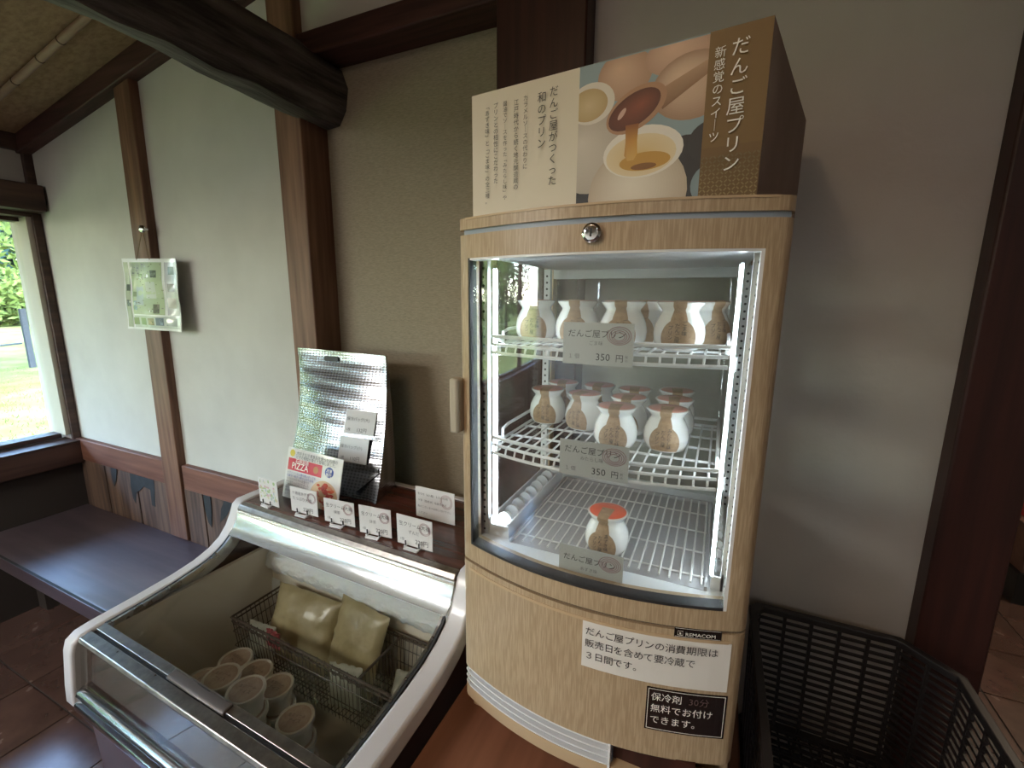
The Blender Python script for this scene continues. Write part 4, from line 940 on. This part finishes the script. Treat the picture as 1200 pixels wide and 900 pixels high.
# ============================================================ CARDS ON THE LEDGE
LZ = -.5495
def stand_card(kind, bl_, br_, tl_, tr_, label, lines, mtl='card_white', clip2=True, stamp=True, tilt=.0, cat='price card', group='price cards on the freezer ledge', par=None):
    A = PZ(*bl_, LZ+.004); B = PZ(*br_, LZ+.004); Y = (A.y+B.y)/2; ht = ((PY(*tl_, Y).z-A.z)+(PY(*tr_, Y).z-B.z))/2
    u = (B-A).normalized(); n_ = Vector((u.y, -u.x, 0)); back = Vector((-n_.x*tilt*ht, -n_.y*tilt*ht, 0)); W = (B-A).length
    A = Vector((A.x, A.y, LZ+.004)); B = A+u*W
    up_ = Vector((back.x, back.y, ht)); d = -n_*.0012
    m_ = MB().hexa([A, B, B+up_, A+up_], [A+d, B+d, B+up_+d, A+up_+d]); c = m_.build(kind, mtl, rec=True); tag(c, label, cat, group)
    vv = up_.normalized()
    for s, sz, a, b, mt_ in lines:
        O = A+u*(a*W)+vv*(b*ht); text(s, sz*W, mt_, c, O, u, vv)
    nn = u.cross(vv)
    if stamp:
        m_ = MB(); cc = A+u*(W*.80)+vv*(ht*.68)+nn*.0006
        for r in (.15, .12): m_.tube([cc+u*(r*W*cos(k*pi/10))+vv*(r*W*sin(k*pi/10)) for k in range(20)], .0005, 4, closed=True)
        m_.build('stamp', 'stamp_ink', c)
    # clear clip stand with two dark pegs
    if clip2:
        m_ = MB(); p = A+u*(W*.28)+n_*.004; q = A+u*(W*.66)+n_*.004
        for s in (p, q): m_.hexa([s+n_*a+u*b for a, b in ((-.010, -.002), (.006, -.002), (.006, .002), (-.010, .002))], [s+n_*a+u*b+Vector((0, 0, .0025)) for a, b in ((-.010, -.002), (.006, -.002), (.006, .002), (-.010, .002))])
        m_.hexa([p+n_*.002-Vector((0, 0, .004)), q+n_*.002-Vector((0, 0, .004)), q+n_*.010-Vector((0, 0, .004)), p+n_*.010-Vector((0, 0, .004))], [p+n_*.002, q+n_*.002, q+n_*.010, p+n_*.010])
        cl = m_.build('card_stand', 'clear_clip', c, rec=True)
        for s in (p, q): MB().tube([s+n_*.001+Vector((0, 0, .001)), s+n_*.0015+Vector((0, 0, .013))], .0016, 6).build('peg', 'black', cl)
    return c
dk = lambda fl_: [('生クリーム大福', .125, .07, .66, 'ink'), (fl_, .105, .33, .42, 'ink_soft'), ('1個', .085, .08, .14, 'ink_soft'), ('220円', .15, .52, .12, 'ink')]
stand_card('price_card', (342, 598), (373, 606), (344, 570), (376, 578), 'white price card second from the left on the freezer ledge, before the pizza notice', [('十勝産あずき', .11, .08, .72, 'ink_soft'), ('たっぷり大福', .12, .08, .50, 'ink'), ('228円', .15, .46, .10, 'ink')])
stand_card('price_card', (381, 610), (416, 618), (383, 584), (418, 591), 'white price card for matcha cream daifuku, third from the left on the freezer ledge', dk('抹茶'))
stand_card('price_card', (422, 623), (459, 631), (425, 591), (462, 601), 'white price card second from the right in the front row on the ledge', dk('抹茶'))
stand_card('price_card', (466, 635), (507, 647), (471, 603), (513, 614), 'white price card for zunda cream daifuku at the right end of the front row', dk('ずんだ'))
stand_card('price_card', (488, 604), (533, 616), (491, 569), (538, 581), 'white card with three handwritten lines behind the front row, beside the refrigerator', [('生もち（6入箱）１５００円', .062, .06, .74, 'ink'), ('十字（詰合せ）もあります', .062, .06, .53, 'ink'), ('数がございますお申し付け下さい', .058, .05, .33, 'ink_soft'), ('ください', .062, .06, .13, 'ink_soft')], clip2=False)
# little sticker card at the left end
A = PZ(305, 586, LZ+.004); gcd = stand_card('picture_card', (305, 587), (327, 595), (309, 560), (333, 568), 'small pale flowery picture card at the left end of the freezer ledge', [], cat='card', group=None, stamp=False)
A = PZ(305, 587, LZ+.004); B = PZ(327, 595, LZ+.004); u = (B-A).normalized(); n_ = Vector((u.y, -u.x, 0)); ht = .077
prc = Print(lambda a, b: A+u*a+Vector((0, 0, b)), n_, .0005); W = (B-A).length; rq = random.Random(4)
for k in range(46): prc.blob(rq.uniform(.006, W-.006), rq.uniform(.014, ht-.012), rq.uniform(.002, .006), rq.uniform(.002, .005), rq.choice([(.45, .6, .35), (.65, .62, .40), (.5, .62, .62), (.7, .5, .55), (.75, .75, .6)]), n=8)
prc.done('flower_print', gcd)
# pizza notice
Yp = .875; a_, b_, c__, d__ = [PY(px, py, y) for px, py, y in ((353, 527, .900), (414, 538, .895), (397, 600, .845), (333, 586, .850))]
ctr = PZ(365, 596, LZ); 
A = PZ(331, 581, LZ+.002); B = PZ(400, 603, LZ+.002); B = A+(B-A).normalized()*((B-A).length)
u = Vector((1, -.06, 0)).normalized(); A = Vector((A.x, A.y+.0, LZ+.002)); tl = PY(353, 527, A.y+.030); W = .215; vv = (tl-A-u*((tl-A).dot(u)-.0)).normalized(); ht = (tl-A).dot(vv)
nn = u.cross(vv)
pz = MB().hexa([A, A+u*W, A+u*W+vv*ht, A+vv*ht], [p-nn*.002 for p in (A, A+u*W, A+u*W+vv*ht, A+vv*ht)]).build('notice_stand', 'card_white', rec=True)
tag(pz, 'tilted laminated frozen pizza notice with red banner standing behind the small price cards', 'sign')
pp = Print(lambda a, b: A+u*(a*W)+vv*(b*ht), nn, .0004)
pp.rect(0, 0, 1, 1, (.66, .65, .63)); pp.rect(.03, .56, .66, .80, (.50, .02, .06)); pp.blob(.09, .90, .05, .075, (.52, .40, .03), n=8); pp.blob(.79, .70, .075, .10, (.02, .05, .28)); pp.blob(.55, .68, .045, .07, (.42, .16, .08))
pp.blob(.74, .22, .24, .30, (.58, .34, .18), (.62, .44, .28)); rq = random.Random(9)
for k in range(34): a, r = rq.uniform(0, 6.28), rq.random()**.6; pp.blob(.74+.20*r*cos(a), .22+.25*r*sin(a), rq.uniform(.02, .055), rq.uniform(.02, .06), rq.choice([(.48, .06, .03), (.55, .12, .06), (.40, .04, .03), (.62, .25, .14)]), n=9)
pp.done('notice_print', pz)
for s, sz, a, b, mt_ in (('大好きな冷凍食品を使った石焼の', .050, .17, .89, 'ink'), ('ピザの種類が増えて登場しました。', .047, .17, .82, 'ink'), ('石焼窯焼', .062, .17, .725, 'ink_white'), ('PIZZA', .115, .11, .60, 'ink_white'), ('冷凍\n販売', .050, .742, .70, 'ink_white')):
    text(s, sz*W, mt_, pz, A+u*(a*W)+vv*(b*ht)+nn*.0010, u, vv)
for k in range(8): text(['トマトソースと香り高いチーズを', '石窯で一枚ずつ焼き上げた生地', 'もちもちの生地が自慢です', '具材をたっぷりのせました', 'ご家庭のオーブンで温めて', '焼きたての味をどうぞ', '解凍後は早めにお召し', '上がりください'][k], .036*W, 'blue_ink' if k < 2 else 'ink_soft', pz, A+u*(.04*W)+vv*((.49-.06*k)*ht)+nn*.0010, u, vv)
MB().hexa([A+u*(.3*W)-nn*.002, A+u*(.7*W)-nn*.002, A+u*(.7*W)-nn*.05+Vector((0, 0, -.0015)), A+u*(.3*W)-nn*.05+Vector((0, 0, -.0015))], [A+u*(.45*W)-nn*.002+vv*.12, A+u*(.55*W)-nn*.002+vv*.12, A+u*(.55*W)-nn*.004+vv*.12, A+u*(.45*W)-nn*.004+vv*.12]).build('easel_leg', 'card_white', pz, rec=True)

# ============================================================ SILVER INSULATED BAG
bg = thing('insulated_bag', 'tall crinkled silver foil cooler bag with cut-out handle at the wall', 'bag', (-1.0, .96, LZ))
def bagpt(s, t, front=True):
    """s 0..1 left to right, t 0..1 up"""
    xl = -1.150+.022*t*0-.030*(1-t)*0+(-.035)*t+.02*sin(pi*t); xr = -.800-.043*t**1.5
    x = xl+(xr-xl)*s
    if not front: x = xl+(xr-xl)*(.5+(s-.5)*(1-.16*(1-t)))
    dep = .105*(1-t)**1.3+.004
    yb = .985+.01*t
    wav = .0006*sin(t*60+s*3)+.0015*sin(t*13+s*9)*(1-t)+.0012*sin(s*9+t*5)
    bul = -.018*sin(pi*s)*sin(pi*min(1, t*1.1))
    z = LZ+.001+.385*t+.006*(1-s)*t-.0*s
    e = min(1, min(s, 1-s)*18)
    return (x, (yb-dep+(wav+bul)*e if front else yb+.004+wav*.6*e), z)
nu, nv = 40, 60
A_g = [[bagpt(i/nu, j/nv) for i in range(nu+1)] for j in range(nv+1)]; B_g = [[bagpt(i/nu, j/nv, False) for i in range(nu+1)] for j in range(nv+1)]
MB().slab(A_g, B_g).build('bag_body', 'foil', bg, rec=True, smooth=True, angle=60)
def onbag(s, t, d=.0012): p = bagpt(s, t); return Vector((p[0], p[1]-d, p[2]))
hs = []
for k in range(20): a = 2*pi*k/20; cx = .405+(.055 if cos(a) > 0 else -.055)+.030*cos(a); hs.append(onbag(cx, .940+.020*sin(a), .0045))
MB().add(hs+[h+Vector((0, .001, 0)) for h in hs], [tuple(range(20))]+[(i, (i+1) % 20, 20+(i+1) % 20, 20+i) for i in range(20)]).build('handle_slot', 'black', bg)
g = [[onbag(s, t, .0015) for s in (0, .5, 1)] for t in (.985, .992, 1.0)]
# folded corner flap low on the right
fp = [onbag(.52, .17, .004), onbag(.78, .03, .02), onbag(.99, .20, .004), onbag(.98, .23, .006)]
MB().add(fp+[p+Vector((0, .002, 0)) for p in fp], [(0, 1, 2, 3), (4, 7, 6, 5), (0, 4, 5, 1), (1, 5, 6, 2), (2, 6, 7, 3), (3, 7, 4, 0)]).build('folded_flap', 'foil', bg)
for (t0, t1, l, s1_, pr_) in ((.44, .60, 'upper paper price card on the silver bag', '(大)', '132円'), (.245, .415, 'lower paper price card on the silver bag', '(小)', '110円')):
    s0 = .62 if t0 > .4 else .585; A = onbag(s0, t0, .004); B = onbag(s0+.30, t0, .004); D = onbag(s0, t1, .004); u = (B-A).normalized(); vv = (D-A-u*(D-A).dot(u)).normalized(); W, hgt = .098, (D-A).length; nn = u.cross(vv)
    P4 = [A, A+u*W, A+u*W+vv*hgt, A+vv*hgt]; o = MB().hexa([p+nn*.002 for p in P4][:2]+[p+nn*.002 for p in P4][2:], P4).build('price_card', 'card_grey', rec=True); tag(o, l, 'price card', 'price cards on the silver bag')
    for s, sz, a, b in (('保冷バッグ'+s1_, .115, .05, .56), ('1枚', .10, .08, .12), (pr_, .14, .42, .10)): text(s, sz*W, 'ink', o, A+u*(a*W)+vv*(b*hgt)+nn*.0024, u, vv)

# ============================================================ NOTICE HUNG ON THE POST
A4 = [Vector(p) for p in (PY(150, 385, 1.022), PY(217, 389, 1.017), PY(209, 303, 1.023), PY(143, 303, 1.025))]
np_ = thing('hanging_notice', 'creased laminated picture notice hanging from a string on the brown post', 'poster', (sum(p.x for p in A4)/4, 1.0, min(p.z for p in A4)))
def qp(a, b, curl=True):
    p = A4[0].lerp(A4[1], a).lerp(A4[3].lerp(A4[2], a), b)
    if curl: p = p+Vector((0, -.012*max(0, (a-.72)/.28)**2+.003*sin(a*9)+.002*sin(b*11+a*5), 0))
    return p
nq = (A4[1]-A4[0]).cross(A4[3]-A4[0]).normalized()
G = [[qp(i/20, j/16) for i in range(21)] for j in range(17)]
MB().slab(G, [[p+Vector((0, .0015, 0)) for p in r_] for r_ in G]).build('sheet', 'card_white', np_, rec=True, smooth=True)
pq = Print(lambda a, b: qp(a, b), nq, .0006); pq.g = .72; rq = random.Random(21)
def grid(x0, y0, x1, y1, col, nx=6, ny=6):
    for i in range(nx):
        for j in range(ny): pq.rect(x0+(x1-x0)*i/nx, y0+(y1-y0)*j/ny, x0+(x1-x0)*(i+1)/nx, y0+(y1-y0)*(j+1)/ny, col)
    pass
grid(.13, .22, .70, .95, (.50, .58, .36)); grid(.13, .03, .98, .20, (.62, .63, .60), 8, 3); grid(.02, .03, .10, .95, (.52, .55, .42), 2, 6); grid(.74, .22, .97, .95, (.60, .55, .60), 4, 6)
grid(.20, .35, .34, .62, (.48, .55, .52), 3, 3); grid(.40, .45, .58, .68, (.62, .64, .56), 3, 3)
for k in range(70):
    x, y = rq.uniform(.14, .68), rq.uniform(.24, .92); pq.rect(x, y, x+rq.uniform(.01, .04), y+rq.uniform(.008, .02), rq.choice([(.12, .13, .10), (.25, .28, .14), (.3, .3, .28), (.62, .64, .55)]))
for (x, y, w_, h_, c) in [(.28, .72, .09, .07, (.12, .22, .05)), (.52, .74, .10, .10, (.10, .11, .09)), (.52, .24, .10, .13, (.14, .12, .09)), (.15, .28, .06, .13, (.20, .32, .38)), (.04, .55, .06, .09, (.08, .07, .09)), (.04, .33, .06, .09, (.09, .11, .12)), (.15, .47, .06, .07, (.20, .24, .12)),
                          (.12, .07, .10, .10, (.22, .26, .10)), (.26, .07, .10, .10, (.16, .24, .08)), (.40, .07, .12, .10, (.28, .17, .10)), (.55, .07, .13, .11, (.16, .19, .28)), (.72, .07, .20, .11, (.33, .31, .32)), (.78, .55, .14, .11, (.22, .13, .17)), (.80, .78, .12, .11, (.2, .2, .18)), (.76, .32, .16, .14, (.48, .36, .40))]:
    pq.rect(x, y, x+w_, y+h_, c)
    for q in range(7): a, b = x+rq.random()*w_*.7, y+rq.random()*h_*.7; f_ = rq.uniform(.5, 2.4); pq.rect(a, b, a+w_*.3, b+h_*.3, tuple(min(.7, v*f_) for v in c))
pq.done('printed_face', np_)
for row in range(5): text('　'.join(['近隣のご案内', '里山めぐり', '花の見ごろ'][i % 3] for i in range(2)), .011, 'ink_soft', np_, qp(.14, .90-.035*row)+nq*.003, A4[1]-A4[0], A4[3]-A4[0])
pk = PY(165, 268, 1.008)
m_ = MB().lathe([(.004, 0), (.005, .010), (.012, .013), (.014, .018), (.012, .023), (.004, .026)], n=14); m_.v = [(pk.x+a, 1.03-c, pk.z+b) for a, b, c in m_.v]; hk = m_.build('peg_hook', 'chrome', rec=True, smooth=True); tag(hk, 'small shiny round peg on the brown post above the hanging notice', 'hook')
for a in (.27, .52): MB().tube([Vector((pk.x, 1.012, pk.z-.002)), qp(a, .985)+nq*.001], .0012, 4).build('string', 'string', np_)

# ============================================================ BLACK MESH CRATES beside the refrigerator
def crate(label, z0, z1):
    x0, x1, y0, y1, ch = .104, .432, .50, .995, .07
    t_ = thing('mesh_crate', label, 'crate', ((x0+x1)/2, (y0+y1)/2, z0), 'black mesh crates stacked beside the refrigerator')
    out = lambda d, z: [(x0+.015+d, y0+d, z), (x1-.015-d, y0+d, z), (x1-d, y0+.02+d, z), (x1-d, y1-ch-d*.4, z), (x1-ch-d*.4, y1-d, z), (x0+.015+d, y1-d, z), (x0+d, y1-.02-d, z), (x0+d, y0+.02+d, z)]
    def ringm(z, h_, d=.0, th=.010):
        o_, i_ = out(d, z), out(d+th, z); n = 8; vs = o_+i_+[(a, b, c+h_) for a, b, c in o_]+[(a, b, c+h_) for a, b, c in i_]
        return MB().add(vs, [f for k in range(n) for f in [(k, (k+1) % n, 16+(k+1) % n, 16+k), (8+(k+1) % n, 8+k, 24+k, 24+(k+1) % n), (16+k, 16+(k+1) % n, 24+(k+1) % n, 24+k), ((k+1) % n, k, 8+k, 8+(k+1) % n)]])
    ringm(z1-.014, .014, 0, .014).build('rim', 'black_mesh', t_, bevel=.002)
    hgt = z1-z0
    n = int(hgt/.0155)
    for k in range(1, n): ringm(z0+k*(hgt-.016)/n, .0055, .004+.010*(1-k/n), .004).build('wall_slat', 'black_mesh', t_)
    m_ = MB(); P_ = out(.006, 0)
    for i in range(8):
        a, b = P_[i], P_[(i+1) % 8]; L_ = sqrt((a[0]-b[0])**2+(a[1]-b[1])**2); q = max(1, int(L_/.040))
        for k in range(q):
            x, y = a[0]+(b[0]-a[0])*k/q, a[1]+(b[1]-a[1])*k/q; cx, cy = (x0+x1)/2, (y0+y1)/2
            m_.hexa([(x+(cx-x)*.04-.003, y+(cy-y)*.04-.003, z0), (x+(cx-x)*.04+.003, y+(cy-y)*.04-.003, z0), (x+(cx-x)*.04+.003, y+(cy-y)*.04+.003, z0), (x+(cx-x)*.04-.003, y+(cy-y)*.04+.003, z0)], [(x-.003, y-.003, z1-.01), (x+.003, y-.003, z1-.01), (x+.003, y+.003, z1-.01), (x-.003, y+.003, z1-.01)])
    m_.build('uprights', 'black_mesh', t_)
    m_ = MB()
    for k in range(16): x = x0+.02+(x1-x0-.04)*k/15; m_.box(x-.002, x+.002, y0+.02, y1-.075 if x > .37 else y1-.02, z0, z0+.004)
    for k in range(24): y = y0+.025+(y1-y0-.05)*k/23; m_.box(x0+.02, x1-.02-(max(0, y-(y1-.08))), y-.002, y+.002, z0+.004, z0+.007)
    tag(m_.build('base_grid', 'black_mesh', t_), kind='stuff')
    return t_
crate('black slatted plastic crate, open top one of the stack right of the refrigerator', -.902, -.630)
crate('black slatted plastic crate in the middle of the stack right of the refrigerator', -1.176, -.904)
crate('black slatted plastic crate standing on the floor under two others', -1.449, -1.178)
# ============================================================ FAR ROOM through the opening
t_ = thing('goods_basket', 'dark basket of goods on a black stand, glimpsed right of the wide post', 'basket', (1.62, 2.98, FL))
m_ = MB(); m_.box(1.40, 1.90, 2.80, 3.15, FL, FL+.16); m_.build('black_stand', 'black', t_)
m_ = MB(); m_.hexa([(1.42, 2.82, FL+.16), (1.88, 2.82, FL+.16), (1.88, 3.13, FL+.16), (1.42, 3.13, FL+.16)], [(1.38, 2.78, FL+.42), (1.92, 2.78, FL+.42), (1.92, 3.17, FL+.42), (1.38, 3.17, FL+.42)]); m_.build('woven_basket', 'box_side', t_)
for k, (x, c, l) in enumerate(((1.47, 'red_ink', 'red packet in the far dark basket'), (1.60, 'gold_ink', 'yellow packet in the far dark basket'), (1.75, 'paper', 'white packet in the far dark basket'))):
    tag(MB().hexa([(x-.05, 2.86, FL+.42), (x+.05, 2.86, FL+.42), (x+.05, 2.95, FL+.42), (x-.05, 2.95, FL+.42)], [(x-.045, 2.90, FL+.60), (x+.055, 2.90, FL+.60), (x+.055, 2.93, FL+.60), (x-.045, 2.93, FL+.60)]).build('packet', c), l, 'packet', 'packets in the far basket')
# ============================================================ LAMPS AND ADDED FILL PANELS (above the frame)
def lampf(x, y, z, tgt, e, label, spot=1.1):
    t_ = thing('ceiling_spotlight', label, 'lamp', (x, y, z), 'ceiling spotlights'); d = (Vector(tgt)-Vector((x, y, z))).normalized(); p = Vector((x, y, z))
    MB().tube([p-d*.07, p-d*.065, p], [.02, .035, .04], 16, cap=False).build('shade', 'black', t_); MB().tube([p-d*.03, p-d*.012], .026, 12).build('bulb', 'lamp_warm', t_)
    MB().tube([p-d*.07, Vector((x, y, CZ(min(x, .6))-.002))], .006, 6).build('stem', 'black', t_)
    light('spot_light', 'SPOT', tuple(p+d*.004), e, (1, .70, .42), tgt, spot_size=spot, spot_blend=.6, shadow_soft_size=.2)
lampf(-.45, -.35, .85, (-.20, .60, .05), 2, 'black ceiling spotlight aimed at the refrigerator top', 1.0)
lampf(-.55, -.75, .90, (-.60, .50, -.70), 3, 'black ceiling spotlight aimed at the freezer', 1.0)

for x, y, l, e_, hs_ in ((-1.95, -1.6, 'square white fill light panel added over the bench side, behind the camera', 7, .5), (.5, -2.4, 'smaller white fill light panel added on the right side, behind the camera', 2, .45)):  # glowing panels added out of view to brighten the room
    z = CZ(min(x-.5, .6))-.06; t_ = thing('fill_panel', l, 'lamp', (x, y, z), None)
    MB().box(x-hs_, x+hs_, y-hs_, y+hs_, z, z+.03).build('housing', 'white_plastic', t_); emis('panel_%d' % e_, (1, .97, .93), e_); q_ = hs_-.03; MB().box(x-q_, x+q_, y-q_, y+q_, z-.004, z-.0005).build('diffuser', 'panel_%d' % e_, t_)
    for a in (-.35, .35): MB().tube([(x+a, y, z+.02), (x+a, y, CZ(min(x+a, .6)))], .005, 6).build('rod', 'black', t_)

emis('far_fill_light', (1, .80, .58), 6)  # unseen warm panel, added so the far floor gets light
t_ = thing('fill_panel', 'warm fill light panel added in the room beyond the wide post', 'lamp', (1.9, 2.4, 1.12))
MB().box(1.6, 2.2, 2.1, 2.7, 1.13, 1.2).build('housing', 'white_plastic', t_); MB().box(1.63, 2.17, 2.13, 2.67, 1.125, 1.1295).build('diffuser', 'far_fill_light', t_)
